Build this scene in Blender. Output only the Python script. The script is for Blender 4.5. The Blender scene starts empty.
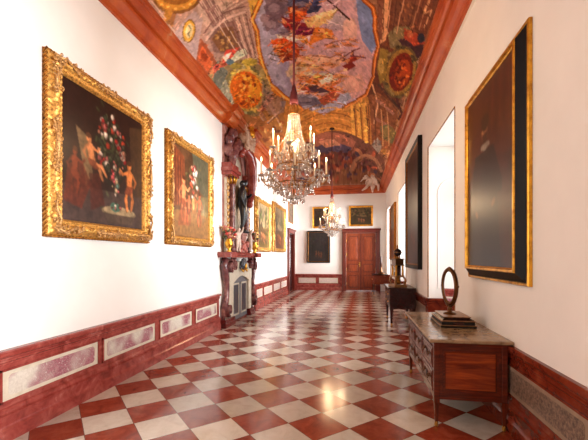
import bpy, bmesh, math, random
import numpy as np
from mathutils import Vector, Matrix
PI = math.pi
random.seed(7)
rng = np.random.default_rng(11)
SC = bpy.context.scene
COL = SC.collection

# ------------------------------------------------------------------ room figures (metres)
XL, XR = -3.22, 1.50            # wall faces
YB, YF = 18.7, -5.0             # back wall, wall behind the viewer
ZC = 4.97                       # underside of the cornice
CAMZ = 1.7
YAW = math.radians(9.77)

# ------------------------------------------------------------------ mesh builder
class MB:
    def __init__(s):
        s.v = []; s.f = []; s.sm = []
    def add(s, vs, fs, smooth=False, M=None):
        o = len(s.v)
        if M is not None: vs = [tuple(M @ Vector(p)) for p in vs]
        s.v += [tuple(p) for p in vs]
        s.f += [tuple(i + o for i in f) for f in fs]
        s.sm += [smooth] * len(fs)
        return s
    def box(s, x0, x1, y0, y1, z0, z1, M=None):
        vs = [(x0,y0,z0),(x1,y0,z0),(x1,y1,z0),(x0,y1,z0),(x0,y0,z1),(x1,y0,z1),(x1,y1,z1),(x0,y1,z1)]
        fs = [(0,3,2,1),(4,5,6,7),(0,1,5,4),(1,2,6,5),(2,3,7,6),(3,0,4,7)]
        return s.add(vs, fs, False, M)
    def bbox(s, x0, x1, y0, y1, z0, z1, b=0.006, M=None):      # box with chamfered edges
        bm = bmesh.new(); bmesh.ops.create_cube(bm, size=1)
        for v in bm.verts:
            v.co = ((x0+x1)/2 + v.co.x*(x1-x0), (y0+y1)/2 + v.co.y*(y1-y0), (z0+z1)/2 + v.co.z*(z1-z0))
        bmesh.ops.bevel(bm, geom=bm.edges[:], offset=b, segments=1, affect='EDGES')
        bm.verts.index_update()
        s.add([v.co[:] for v in bm.verts], [tuple(v.index for v in f.verts) for f in bm.faces], False, M)
        bm.free(); return s
    def lathe(s, prof, n=20, M=None, smooth=True, cap=True, sx=1, sy=1):   # prof: (r, z)
        vs = []; fs = []
        for r, z in prof:
            for k in range(n):
                a = 2*PI*k/n; vs.append((r*math.cos(a)*sx, r*math.sin(a)*sy, z))
        for j in range(len(prof)-1):
            for k in range(n):
                k2 = (k+1) % n
                fs.append((j*n+k, j*n+k2, (j+1)*n+k2, (j+1)*n+k))
        if cap:
            fs.append(tuple(range(n-1, -1, -1))); m = (len(prof)-1)*n; fs.append(tuple(m+k for k in range(n)))
        return s.add(vs, fs, smooth, M)
    def ball(s, c, r, n=10, m=7, M=None):
        if not hasattr(r, '__len__'): r = (r, r, r)
        vs = []; fs = []
        for j in range(1, m):
            t = PI*j/m
            for k in range(n):
                a = 2*PI*k/n
                vs.append((c[0]+r[0]*math.sin(t)*math.cos(a), c[1]+r[1]*math.sin(t)*math.sin(a), c[2]+r[2]*math.cos(t)))
        vs.append((c[0], c[1], c[2]+r[2])); vs.append((c[0], c[1], c[2]-r[2]))
        T = len(vs)-2; B = T+1
        for j in range(m-2):
            for k in range(n):
                k2 = (k+1) % n; fs.append((j*n+k, (j+1)*n+k, (j+1)*n+k2, j*n+k2))
        for k in range(n):
            k2 = (k+1) % n; fs.append((T, k, k2)); q = (m-2)*n; fs.append((B, q+k2, q+k))
        return s.add(vs, fs, True, M)
    def tube(s, pts, rad, n=8, smooth=True, M=None, cap=True):
        pts = [Vector(p) for p in pts]
        if not hasattr(rad, '__len__'): rad = [rad]*len(pts)
        vs = []; fs = []; up = None
        for i, p in enumerate(pts):
            t = (pts[min(i+1, len(pts)-1)] - pts[max(i-1, 0)])
            t = t.normalized() if t.length > 1e-9 else Vector((0,0,1))
            if up is None:
                up = Vector((0,0,1)) if abs(t.z) < .9 else Vector((1,0,0))
            a = up - t*up.dot(t)
            a = a.normalized() if a.length > 1e-6 else t.orthogonal().normalized()
            b = t.cross(a); up = a
            for k in range(n):
                w = 2*PI*k/n; vs.append(tuple(p + (a*math.cos(w)+b*math.sin(w))*rad[i]))
        for i in range(len(pts)-1):
            for k in range(n):
                k2 = (k+1) % n; fs.append((i*n+k, i*n+k2, (i+1)*n+k2, (i+1)*n+k))
        if cap:
            fs.append(tuple(range(n-1,-1,-1))); m = (len(pts)-1)*n; fs.append(tuple(m+k for k in range(n)))
        return s.add(vs, fs, smooth, M)
    def extrude(s, prof, p0, p1, ax, smooth=False, cap=True):
        # prof: list of (p, z) with p measured along ax (2-vector); swept straight from p0 to p1 (xy)
        n = len(prof); vs = []
        for P in (p0, p1):
            for p, z in prof: vs.append((P[0]+ax[0]*p, P[1]+ax[1]*p, z))
        fs = [(k, k+1, n+k+1, n+k) for k in range(n-1)]
        if cap: fs += [tuple(range(n-1,-1,-1)), tuple(range(n, 2*n))]
        return s.add(vs, fs, smooth)
    def prism(s, poly, d0, d1, M=None, smooth=False):          # polygon in (x,z), thickness along y
        n = len(poly)
        vs = [(x, d0, z) for x, z in poly] + [(x, d1, z) for x, z in poly]
        fs = [(k, (k+1) % n, n+(k+1) % n, n+k) for k in range(n)]
        fs += [tuple(range(n-1,-1,-1)), tuple(range(n, 2*n))]
        return s.add(vs, fs, smooth, M)
    def build(s, name, mat, parent=None, fix=True):
        me = bpy.data.meshes.new(name)
        me.from_pydata(s.v, [], s.f); me.update()
        me.polygons.foreach_set('use_smooth', s.sm)
        if fix:
            bm = bmesh.new(); bm.from_mesh(me)
            bmesh.ops.recalc_face_normals(bm, faces=bm.faces); bm.to_mesh(me); bm.free()
        if mat: me.materials.append(mat)
        o = bpy.data.objects.new(name, me); COL.objects.link(o)
        if parent is not None: o.parent = parent
        return o

def thing(name, label, cat, loc=(0,0,0), rz=0, group=None):
    o = bpy.data.objects.new(name, None); COL.objects.link(o)
    o.empty_display_size = .1
    o.location = loc; o.rotation_euler = (0, 0, rz)
    return tag(o, label, cat, group)
def tag(o, label, cat, group=None):
    o['label'] = label; o['category'] = cat
    if group: o['group'] = group
    return o
def struct(o, label=None, cat=None):
    o['kind'] = 'structure'
    if label: o['label'] = label
    if cat: o['category'] = cat
    return o
def dup(root, loc, rz, label, group=None):
    r = root.copy(); COL.objects.link(r); r.location = loc; r.rotation_euler = (0,0,rz)
    r['label'] = label
    if group: r['group'] = group
    for ch in list(root.children):
        c = ch.copy(); COL.objects.link(c); c.parent = r
        for g in list(ch.children):
            d = g.copy(); COL.objects.link(d); d.parent = c
    return r

# ------------------------------------------------------------------ materials
def lin(c):
    c = np.asarray(c, float)/255.0
    return np.where(c <= .04045, c/12.92, ((c+.055)/1.055)**2.4)
def L4(c): return tuple(lin(c)) + (1.0,)

class NT:
    def __init__(s, name):
        s.m = bpy.data.materials.new(name); s.m.use_nodes = True
        s.t = s.m.node_tree; s.n = s.t.nodes
        s.p = s.n['Principled BSDF']
    def node(s, typ, **kw):
        x = s.n.new(typ)
        for k, v in kw.items():
            if k.startswith('i_'):
                x.inputs[k[2:].replace('_', ' ')].default_value = v
            else: setattr(x, k, v)
        return x
    def link(s, a, b): s.t.links.new(a, b); return s
    def coords(s, scale=(1,1,1), rot=(0,0,0)):
        tc = s.node('ShaderNodeTexCoord'); mp = s.node('ShaderNodeMapping')
        mp.inputs['Scale'].default_value = scale; mp.inputs['Rotation'].default_value = rot
        s.link(tc.outputs['Object'], mp.inputs['Vector']); return mp.outputs['Vector']
    def noise(s, vec, scale=5, detail=4, rough=.6, dist=0):
        x = s.node('ShaderNodeTexNoise'); x.inputs['Scale'].default_value = scale
        x.inputs['Detail'].default_value = detail; x.inputs['Roughness'].default_value = rough
        x.inputs['Distortion'].default_value = dist
        if vec is not None: s.link(vec, x.inputs['Vector'])
        return x.outputs['Fac']
    def ramp(s, fac, stops):
        x = s.node('ShaderNodeValToRGB'); e = x.color_ramp.elements
        while len(e) < len(stops): e.new(.5)
        for k, (p, c) in enumerate(stops): e[k].position = p; e[k].color = L4(c)
        s.link(fac, x.inputs['Fac']); return x.outputs['Color']
    def mix(s, fac, a, b, mode='MIX'):
        x = s.node('ShaderNodeMix', data_type='RGBA', blend_type=mode)
        if hasattr(fac, 'node'): s.link(fac, x.inputs[0])
        else: x.inputs[0].default_value = fac
        for q, i in ((a, 6), (b, 7)):
            if hasattr(q, 'node'): s.link(q, x.inputs[i])
            else: x.inputs[i].default_value = L4(q)
        return x.outputs[2]
    def math(s, op, a, b=None):
        x = s.node('ShaderNodeMath', operation=op)
        for k, q in enumerate((a, b)):
            if q is None: continue
            if hasattr(q, 'node'): s.link(q, x.inputs[k])
            else: x.inputs[k].default_value = q
        return x.outputs[0]
    def bump(s, h, strength=.3, dist=.01):
        x = s.node('ShaderNodeBump'); x.inputs['Strength'].default_value = strength
        x.inputs['Distance'].default_value = dist
        s.link(h, x.inputs['Height']); s.link(x.outputs['Normal'], s.p.inputs['Normal'])
    def done(s, col=None, rough=.5, metal=0, spec=.5, **kw):
        if col is not None:
            if hasattr(col, 'node'): s.link(col, s.p.inputs['Base Color'])
            else: s.p.inputs['Base Color'].default_value = L4(col)
        if hasattr(rough, 'node'): s.link(rough, s.p.inputs['Roughness'])
        else: s.p.inputs['Roughness'].default_value = rough
        s.p.inputs['Metallic'].default_value = metal
        s.p.inputs['Specular IOR Level'].default_value = spec
        for k, v in kw.items(): s.p.inputs[k.replace('_', ' ')].default_value = v
        return s.m

def m_plaster(name, c):
    t = NT(name); v = t.coords()
    n = t.noise(v, 1.3, 4); n2 = t.noise(v, 40, 3)
    d = [max(0, x-7) for x in c]
    col = t.ramp(n, [(.3, d), (.7, c)])
    t.bump(n2, .06, .005)
    return t.done(col, .85, spec=.2)
def m_marble(name, stops, scale=4, rough=.22, spec=.5, dist=1.2, stretch=(1,1,1), fine=None):
    t = NT(name); v = t.coords(stretch)
    n = t.noise(v, scale, 8, .62, dist)
    col = t.ramp(n, stops)
    if fine:
        n2 = t.noise(v, scale*9, 5, .7, .6)
        col = t.mix(t.math('MULTIPLY', n2, fine[0]), col, fine[1])
    return t.done(col, rough, spec=spec)
def m_wood(name, dark, light, axis='X', rough=.3, scale=1.0, spec=.5):
    t = NT(name)
    st = {'X': (1.2, 14, 14), 'Y': (14, 1.2, 14), 'Z': (14, 14, 1.2)}[axis]
    v = t.coords(tuple(q*scale for q in st))
    n = t.noise(v, 1.6, 6, .6, 1.4); n2 = t.noise(v, 7, 4, .6)
    col = t.ramp(n, [(.28, dark), (.5, [(a+b)/2 for a, b in zip(dark, light)]), (.72, light)])
    col = t.mix(t.math('MULTIPLY', n2, .35), col, dark)
    t.bump(n2, .04, .003)
    return t.done(col, rough, spec=spec)
def m_gilt(name, c=(214,160,62), d=(120,66,22), rough=.34, metal=.85, scale=28):
    t = NT(name); v = t.coords()
    n = t.noise(v, scale, 5, .65)
    col = t.ramp(n, [(.32, d), (.52, c), (.75, [min(255, q*1.12) for q in c])])
    t.bump(t.noise(v, scale*2.2, 3), .35, .008)
    return t.done(col, rough, metal)
def m_plain(name, c, rough=.5, metal=0, spec=.5, var=.12, scale=12, **kw):
    t = NT(name); v = t.coords()
    n = t.noise(v, scale, 4)
    col = t.ramp(n, [(.3, [q*(1-var) for q in c]), (.7, [min(255, q*(1+var*.5)) for q in c])])
    return t.done(col, rough, metal, spec, **kw)
def m_paint(name, rough=.4, spec=.4, grain=.08):
    t = NT(name)
    a = t.node('ShaderNodeAttribute'); a.attribute_name = 'paint'
    v = t.coords(); n = t.noise(v, 60, 4, .7)
    t.bump(n, grain, .004)
    t.link(a.outputs['Color'], t.p.inputs['Base Color'])
    return t.done(None, rough, spec=spec)

# ------------------------------------------------------------------ a little paint box: pictures kept as colours on the vertices of a fine grid
def vnoise(h, w, cy, cx, seed=0):
    r = np.random.default_rng(seed); g = r.random((cy+2, cx+2))
    y = np.linspace(0, cy, h); x = np.linspace(0, cx, w)
    yi = y.astype(int); xi = x.astype(int); fy = (y-yi)[:, None]; fx = (x-xi)[None, :]
    fy = fy*fy*(3-2*fy); fx = fx*fx*(3-2*fx)
    a = g[np.ix_(yi, xi)]; b = g[np.ix_(yi, xi+1)]; c = g[np.ix_(yi+1, xi)]; d = g[np.ix_(yi+1, xi+1)]
    return (a*(1-fx)+b*fx)*(1-fy) + (c*(1-fx)+d*fx)*fy
def fnoise(h, w, cy, cx, seed=0, octs=4):
    o = np.zeros((h, w)); amp = 1; tot = 0
    for k in range(octs):
        o += amp*vnoise(h, w, min(h, cy*2**k), min(w, cx*2**k), seed+k*17); tot += amp; amp *= .55
    return o/tot
class Canvas:
    def __init__(s, w, h, base, T=None):
        s.w, s.h = w, h; s.a = np.zeros((h, w, 3)) + np.array(base, float)
        s.T = T or (lambda x, y: (x*(w-1), y*(h-1)))
    def poly(s, pts, col, al=1.0, var=0):
        q = np.array([s.T(*p) for p in pts], float)
        x0, x1 = int(max(0, math.floor(q[:,0].min()))), int(min(s.w-1, math.ceil(q[:,0].max())))
        y0, y1 = int(max(0, math.floor(q[:,1].min()))), int(min(s.h-1, math.ceil(q[:,1].max())))
        if x1 < x0 or y1 < y0: return
        X, Y = np.meshgrid(np.arange(x0, x1+1), np.arange(y0, y1+1))
        ins = np.zeros(X.shape, bool); n = len(q)
        for i in range(n):
            xa, ya = q[i]; xb, yb = q[(i+1) % n]
            if ya == yb: continue
            c = ((ya > Y) != (yb > Y)) & (X < (xb-xa)*(Y-ya)/(yb-ya)+xa)
            ins ^= c
        blk = s.a[y0:y1+1, x0:x1+1]
        c = np.array(col, float)
        if var:
            c = c + (rng.random(X.shape)[..., None]-.5)*2*var
        m = (ins*al)[..., None]
        blk[:] = blk*(1-m) + c*m
    def ell(s, cx, cy, rx, ry, col, al=1.0, ang=0, n=18, var=0, wob=0):
        ca, sa = math.cos(math.radians(ang)), math.sin(math.radians(ang)); P = []
        for k in range(n):
            t = 2*PI*k/n; f = 1 + (random.uniform(-wob, wob) if wob else 0)
            x, y = rx*math.cos(t)*f, ry*math.sin(t)*f
            P.append((cx+x*ca-y*sa, cy+x*sa+y*ca))
        s.poly(P, col, al, var)
    def line(s, pts, wd, col, al=1.0):
        for (xa, ya), (xb, yb) in zip(pts, pts[1:]):
            dx, dy = xb-xa, yb-ya; l = math.hypot(dx, dy) or 1
            nx, ny = -dy/l*wd/2, dx/l*wd/2
            s.poly([(xa+nx, ya+ny), (xb+nx, yb+ny), (xb-nx, yb-ny), (xa-nx, ya-ny)], col, al)
    def grain(s, amt, cy, cx, seed=0, octs=4):
        s.a *= (1 + amt*(fnoise(s.h, s.w, cy, cx, seed, octs)-.5)*2)[..., None]
    def rgba(s):
        l = lin(np.clip(s.a, 0, 255))
        return np.concatenate([l, np.ones(l.shape[:2]+(1,))], 2)
def grid_mesh(name, P, rgba, mat, parent=None, smooth=True):
    h, w = P.shape[:2]
    me = bpy.data.meshes.new(name)
    idx = np.arange(h*w).reshape(h, w)
    q = np.stack([idx[:-1,:-1], idx[1:,:-1], idx[1:,1:], idx[:-1,1:]], -1).reshape(-1, 4)
    me.from_pydata(P.reshape(-1, 3).tolist(), [], q.tolist()); me.update()
    at = me.color_attributes.new('paint', 'FLOAT_COLOR', 'POINT')
    at.data.foreach_set('color', rgba.reshape(-1).astype(np.float32))
    if smooth: me.polygons.foreach_set('use_smooth', [True]*len(q))
    me.materials.append(mat)
    o = bpy.data.objects.new(name, me); COL.objects.link(o)
    if parent is not None: o.parent = parent
    return o

# ------------------------------------------------------------------ bodies grown on a skeleton
def figure(name, joints, edges, mat, parent=None, root=0, sub=2, scale=1.0, M=None):
    me = bpy.data.meshes.new(name)
    vs = [Vector(j[:3])*scale for j in joints]
    if M is not None: vs = [M @ v for v in vs]
    me.from_pydata([tuple(v) for v in vs], edges, []); me.update()
    o = bpy.data.objects.new(name, me); COL.objects.link(o)
    sk = o.modifiers.new('skin', 'SKIN'); sk.use_smooth_shade = True
    for k, d in enumerate(me.skin_vertices[0].data):
        r = joints[k][3]*scale; d.radius = (r, r) if len(joints[k]) < 5 else (r, joints[k][4]*scale)
        d.use_root = (k == root)
    ss = o.modifiers.new('sub', 'SUBSURF'); ss.levels = sub; ss.render_levels = sub
    dg = bpy.context.evaluated_depsgraph_get(); dg.update()
    m2 = bpy.data.meshes.new_from_object(o.evaluated_get(dg))
    o.modifiers.clear(); o.data = m2; bpy.data.meshes.remove(me)
    m2.name = name; m2.materials.clear(); m2.materials.append(mat)
    m2.polygons.foreach_set('use_smooth', [True]*len(m2.polygons))
    if parent is not None: o.parent = parent
    return o
def Tm(x=0, y=0, z=0): return Matrix.Translation((x, y, z))
def Rm(a, ax): return Matrix.Rotation(math.radians(a), 4, ax)
# ------------------------------------------------------------------ the materials
WALL = m_plaster('white_plaster', (240,236,230))
REVEAL = m_plaster('niche_plaster', (244,241,236))
RED = m_marble('red_marble', [(.25,(98,34,30)),(.45,(146,60,52)),(.6,(164,80,70)),(.78,(192,126,114))], 5, .2, fine=(.35,(96,34,30)))
REDC = m_marble('orange_red_marble', [(.28,(136,46,14)),(.46,(184,78,26)),(.63,(200,100,40)),(.70,(206,160,124)),(.8,(214,186,160))], 1.1, .42, fine=(.4,(120,36,10)))
REDR = m_marble('dimmed_brown_red_marble', [(.25,(62,18,10)),(.45,(112,38,20)),(.6,(132,52,30)),(.78,(160,86,60))], 5, .2, fine=(.35,(80,26,16)))  # browner red of the right dado, darkened to carry that side's low light
GRANITE = m_marble('brown_granite', [(.38,(70,54,46)),(.5,(118,96,82)),(.62,(146,124,106))], 45, .3, dist=.4)
TAUPE = m_marble('taupe_stone', [(.3,(130,110,92)),(.7,(160,138,116))], 6, .3)
REDD = m_marble('dark_red_marble', [(.3,(60,14,16)),(.55,(104,30,28)),(.8,(140,62,52))], 6, .2)
CREAM = m_marble('cream_stone', [(.3,(190,178,156)),(.7,(216,206,186))], 6, .35)
def m_breccia(name, pale, mid, dark):
    t = NT(name); v = t.coords()
    n = t.noise(v, 26, 7, .7, 1.2); big = t.noise(v, 1.9, 3, .5)
    blot = t.ramp(n, [(.36,pale),(.43,dark),(.5,mid),(.56,dark),(.64,pale)])
    mk = t.node('ShaderNodeMapRange'); mk.inputs['From Min'].default_value = .40; mk.inputs['From Max'].default_value = .56
    t.link(big, mk.inputs['Value'])
    quiet = t.ramp(n, [(.4,(214,206,192)),(.6,(196,186,172))])
    return t.done(t.mix(mk.outputs[0], quiet, blot), .25)
BRECCIA = m_breccia('violet_breccia', (214,190,186), (186,126,134), (112,40,58))
BRECCIAP = m_marble('pale_breccia', [(.34,(226,218,206)),(.46,(196,168,164)),(.56,(222,212,200)),(.66,(186,156,152))], 11, .25, dist=2.0)
GILT = m_gilt('carved_gilt', (224,170,86), (112,58,24), .4, .6, 34)
GILTO = m_gilt('carved_gilt_ornament', (214,166,104), (96,50,26), .45, .5, 60)
GILTD = m_gilt('old_gilt', (160,102,36), (64,34,14), .42, .8)
GILTS = m_gilt('smooth_gilt', (220,164,60), (170,110,36), .3, .85, 10)
BLACKF = m_plain('black_lacquer', (10,10,13), .5, spec=.25)
MAHOG = m_wood('mahogany', (54,14,7), (126,46,18), 'Y', .22)
MAHOGV = m_wood('mahogany_upright', (62,18,8), (124,48,20), 'Z', .25)
MAHOGP = m_wood('mahogany_panel', (88,26,8), (176,78,28), 'Y', .22)
MAHOGX = m_wood('mahogany_long', (84,26,12), (176,80,34), 'X', .26)
DARKW = m_wood('dark_walnut', (26,10,12), (66,26,24), 'X', .25)
DARKWV = m_wood('dark_walnut_upright', (26,10,12), (60,24,22), 'Z', .25)
DOORW = m_wood('door_oak', (98,34,14), (178,82,40), 'Z', .35)
DOORF = m_wood('door_frame_wood', (72,20,14), (122,44,30), 'Z', .35)
TOPM = m_marble('grey_pink_marble', [(.25,(92,70,48)),(.45,(150,124,92)),(.6,(176,148,112)),(.8,(112,76,56))], 5, .16, dist=2.0, fine=(.4,(90,70,62)))
BRASS = m_plain('brass', (196,146,66), .3, .95)
BRONZE = m_plain('dark_bronze', (96,62,34), .34, .85)
BRONZEG = m_plain('patinated_bronze', (160,112,64), .34, .4, var=.3, scale=30)
STATUE = m_plain('black_marble', (22,23,28), .28)
STUCCO = m_plain('pink_white_stucco', (226,204,188), .55)
PINKST = m_marble('pink_brown_marble', [(.3,(110,62,58)),(.5,(168,110,100)),(.68,(196,150,136))], 4, .4)
SLATE = m_marble('grey_slate_stone', [(.3,(78,80,86)),(.7,(124,126,130))], 5, .3)
SLATED = m_marble('dark_slate_stone', [(.3,(44,46,54)),(.7,(72,74,82))], 5, .3)
VIOLET = m_marble('violet_brown_marble', [(.3,(58,28,34)),(.5,(104,58,58)),(.65,(150,100,92)),(.8,(196,160,146))], 4, .25)
CANVAS = m_paint('oil_paint', .34, .32)
FRESCO = m_paint('fresco', .85, .15, .05)
WAX = m_plain('candle_wax', (244,226,190), .5, var=.03)
ROPE = m_plain('red_cord', (84,18,28), .8, var=.3, scale=80)
MIRROR = m_plain('mirror_glass', (225,225,225), .03, 1.0, var=.01)
GLOBE = m_plain('blue_black_enamel', (38,30,34), .25)
WHITEP = m_plain('white_painted_wood', (232,228,220), .4, var=.02)

def m_crystal():
    t = NT('cut_crystal')
    t.p.inputs['Transmission Weight'].default_value = .75
    t.p.inputs['IOR'].default_value = 1.55
    return t.done((255,246,236), .04, spec=.8)
CRYSTAL = m_crystal()
def m_flame():
    t = NT('bulb_flame'); t.p.inputs['Emission Color'].default_value = (1, .74, .40, 1)
    t.p.inputs['Emission Strength'].default_value = 14
    return t.done((255,220,160), .5)
FLAME = m_flame()
def m_pane():
    t = NT('window_glass')
    tr = t.node('ShaderNodeBsdfTransparent'); gl = t.node('ShaderNodeBsdfGlossy'); gl.inputs['Roughness'].default_value = .02
    mx = t.node('ShaderNodeMixShader'); mx.inputs[0].default_value = .06
    t.link(tr.outputs[0], mx.inputs[1]); t.link(gl.outputs[0], mx.inputs[2])
    t.link(mx.outputs[0], t.n['Material Output'].inputs['Surface']); return t.m
PANE = m_pane()

def m_floor():
    t = NT('checker_marble')
    S = .4392; a = math.radians(43.69); ox, oy = -2.519, 4.917
    tc = t.node('ShaderNodeTexCoord')
    def axis(dx, dy):
        d = t.node('ShaderNodeVectorMath', operation='DOT_PRODUCT')
        d.inputs[1].default_value = (dx/S, dy/S, 0); t.link(tc.outputs['Object'], d.inputs[0])
        return t.math('ADD', d.outputs['Value'], -(ox*dx+oy*dy)/S + 200)
    i = axis(math.cos(a), math.sin(a)); j = axis(math.sin(a), -math.cos(a))
    fi, fj = t.math('FLOOR', i), t.math('FLOOR', j)
    par = t.math('MODULO', t.math('ADD', fi, fj), 2.0)            # 0 = red, 1 = cream
    cmb = t.node('ShaderNodeCombineXYZ'); t.link(fi, cmb.inputs[0]); t.link(fj, cmb.inputs[1])
    wn = t.node('ShaderNodeTexWhiteNoise'); t.link(cmb.outputs[0], wn.inputs['Vector'])
    add = t.node('ShaderNodeVectorMath', operation='ADD')
    sc = t.node('ShaderNodeVectorMath', operation='SCALE'); sc.inputs['Scale'].default_value = 9
    t.link(wn.outputs['Color'], sc.inputs[0]); t.link(tc.outputs['Object'], add.inputs[0]); t.link(sc.outputs[0], add.inputs[1])
    v = add.outputs[0]
    n1 = t.noise(v, 5, 7, .65, 1.0); n2 = t.noise(v, 42, 4, .7)
    red = t.ramp(n1, [(.25,(116,42,26)),(.5,(160,68,42)),(.75,(182,94,66))])
    red = t.mix(t.math('MULTIPLY', n2, .5), red, (96,26,18))
    cre = t.ramp(n1, [(.28,(190,180,164)),(.5,(210,203,190)),(.74,(222,217,207))])
    cre = t.mix(t.math('MULTIPLY', n2, .2), cre, (186,160,132))
    base = t.mix(par, red, cre)
    hv = t.node('ShaderNodeMapRange'); hv.inputs['To Min'].default_value = .78; hv.inputs['To Max'].default_value = 1.08
    t.link(wn.outputs['Value'], hv.inputs['Value'])
    hc = t.node('ShaderNodeCombineColor')
    for k in range(3): t.link(hv.outputs[0], hc.inputs[k])
    base = t.mix(1.0, base, hc.outputs[0], 'MULTIPLY')
    def edge(q):
        f = t.math('FRACT', q); return t.math('MINIMUM', f, t.math('SUBTRACT', 1.0, f))
    e = t.math('MINIMUM', edge(i), edge(j))
    gr = t.math('LESS_THAN', e, .009)
    base = t.mix(gr, base, (108,70,54))
    wear = t.noise(tc.outputs['Object'], 2.2, 5, .6, .5)
    rr = t.node('ShaderNodeMapRange'); rr.inputs['To Min'].default_value = .1; rr.inputs['To Max'].default_value = .24
    t.link(wear, rr.inputs['Value'])
    hgt = t.math('SUBTRACT', t.math('MULTIPLY', t.noise(tc.outputs['Object'], 3.5, 3), .5), gr)
    t.bump(hgt, .05, .01)
    return t.done(base, rr.outputs[0], spec=.55)
FLOORM = m_floor()
# ================================================================== the room
NICHES = [(-4.97,-2.94), (.40,2.45), (5.87,7.97), (11.37,13.47), (16.45,18.4)]
NZ, ND = 4.02, .95               # niche height and depth
XO = XR + ND

struct(MB().box(XL-.4, XO+.4, YF-.3, YB+.4, -.2, 0).build('floor', FLOORM), 'polished floor of red and cream marble squares laid diagonally', 'floor')

# left wall with the opening of the side door
DL = (16.95, 18.35, 2.9)
w = MB().box(XL-.3, XL, YF, DL[0], 0, 5.45).box(XL-.3, XL, DL[1], YB, 0, 5.45).box(XL-.3, XL, DL[0], DL[1], DL[2], 5.45)
struct(w.build('wall_left', WALL), 'long white plaster wall hung with gilt framed paintings', 'wall')
# right wall: thick piers between window niches, lintels above, parapets below the windows
w = MB(); y = YF
for a, b in NICHES:
    w.box(XR, XO, y, a, 0, 5.45); w.box(XR, XO, a, b, NZ, 5.45)
    w.box(XO-.12, XO, a, b, 0, .86)
    y = b
w.box(XR, XO, y, YB, 0, 5.45)
wr = struct(w.build('wall_right', WALL), 'white plaster wall with deep window niches', 'wall')
# back wall with the double door
DB = (-.51, 1.0, 2.95)
w = MB().box(XL-.3, DB[0], YB, YB+.3, 0, 5.45).box(DB[1], XO, YB, YB+.3, 0, 5.45).box(DB[0], DB[1], YB, YB+.3, DB[2], 5.45)
struct(w.build('wall_back', WALL), 'white end wall with a tall wooden double door', 'wall')
struct(MB().box(XL-.3, XO, YF-.3, YF, 0, 6.9).build('wall_front', WALL), 'plain white wall closing the gallery', 'wall')

# windows: casements with glazing bars at the back of every niche
for k, (a, b) in enumerate(NICHES):
    wn = bpy.data.objects.new('window_%d' % (k+1), None); COL.objects.link(wn); wn.location = (XO-.08, (a+b)/2, .86); struct(wn)
    hw = (b-a)/2; H = NZ-.86
    m = MB()
    for y0, y1 in ((-hw, -hw+.09), (-.05, .05), (hw-.09, hw)): m.box(0, .06, y0, y1, 0, H)
    for z0, z1 in ((0, .09), (H*.68-.04, H*.68+.04), (H-.09, H)): m.box(0, .06, -hw, hw, z0, z1)
    for z in (H*.23, H*.45): m.box(.015, .045, -hw, hw, z-.015, z+.015)
    m.build('window_frame', WHITEP, wn)
    MB().box(.03, .034, -hw, hw, 0, H).build('window_pane', PANE, wn)
# plaster panel with an arched head on the far cheek of each niche, thin gold line round the openings
for a, b in NICHES:
    pts = [(XR+.2, 1.05), (XR+.2, 3.05)]
    cx, r = XR+.5, .3
    pts += [(cx-r*math.cos(t), 3.05+r*math.sin(t)) for t in np.linspace(0, PI, 13)[1:-1]] + [(XR+.8, 3.05), (XR+.8, 1.05)]
    m = MB().tube([(x, b, z) for x, z in pts + [pts[0]]], .007, 6)
    m.build('niche_panel_moulding', REVEAL, wr)
    m = MB().tube([(XR, a, .86), (XR, a, NZ), (XR, b, NZ), (XR, b, .86)], .012, 6, smooth=False)
    m.build('niche_edge_line', GILTD, wr)

# cornice: one marble moulding swept round the room
CP = [(0,4.96),(.035,4.96),(.04,5.0),(.075,5.02),(.12,5.07),(.15,5.12),(.155,5.15),(.13,5.165),(.13,5.19),(.18,5.2),(.215,5.23),(.235,5.27),(.24,5.29),(.28,5.30),(.29,5.33),(.29,5.375),(.2,5.40),(0,5.40)]
def sweep_rect(prof, x0, x1, y0, y1):
    m = MB(); vs = []; fs = []; n = len(prof)
    for p, z in prof: vs += [(x0+p, y0+p, z), (x1-p, y0+p, z), (x1-p, y1-p, z), (x0+p, y1-p, z)]
    for i in range(n-1):
        for k in range(4):
            k2 = (k+1) % 4; fs.append((i*4+k, i*4+k2, (i+1)*4+k2, (i+1)*4+k))
    return m.add(vs, fs)
co = sweep_rect(CP, XL, XR-.045, YF, YB)
struct(MB().box(XR-.045, XR, YF, YB, 4.962, 5.4).build('trim_2', WALL), 'plaster fascia behind the cornice on the window side', 'fascia')
for ya, yb in ((8.28, 8.78), (9.98, 10.5)):                           # the cornice breaks forward over the chimneypiece
    prof = [(p*1.05+.13, z) for p, z in CP]; prof[0] = (0, 4.96); prof[-1] = (0, 5.42)
    co.extrude(prof, (XL, ya), (XL, yb), (1, 0))
struct(co.build('trim_1', REDC), 'orange-red marble cornice running round the foot of the vault', 'cornice')

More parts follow.
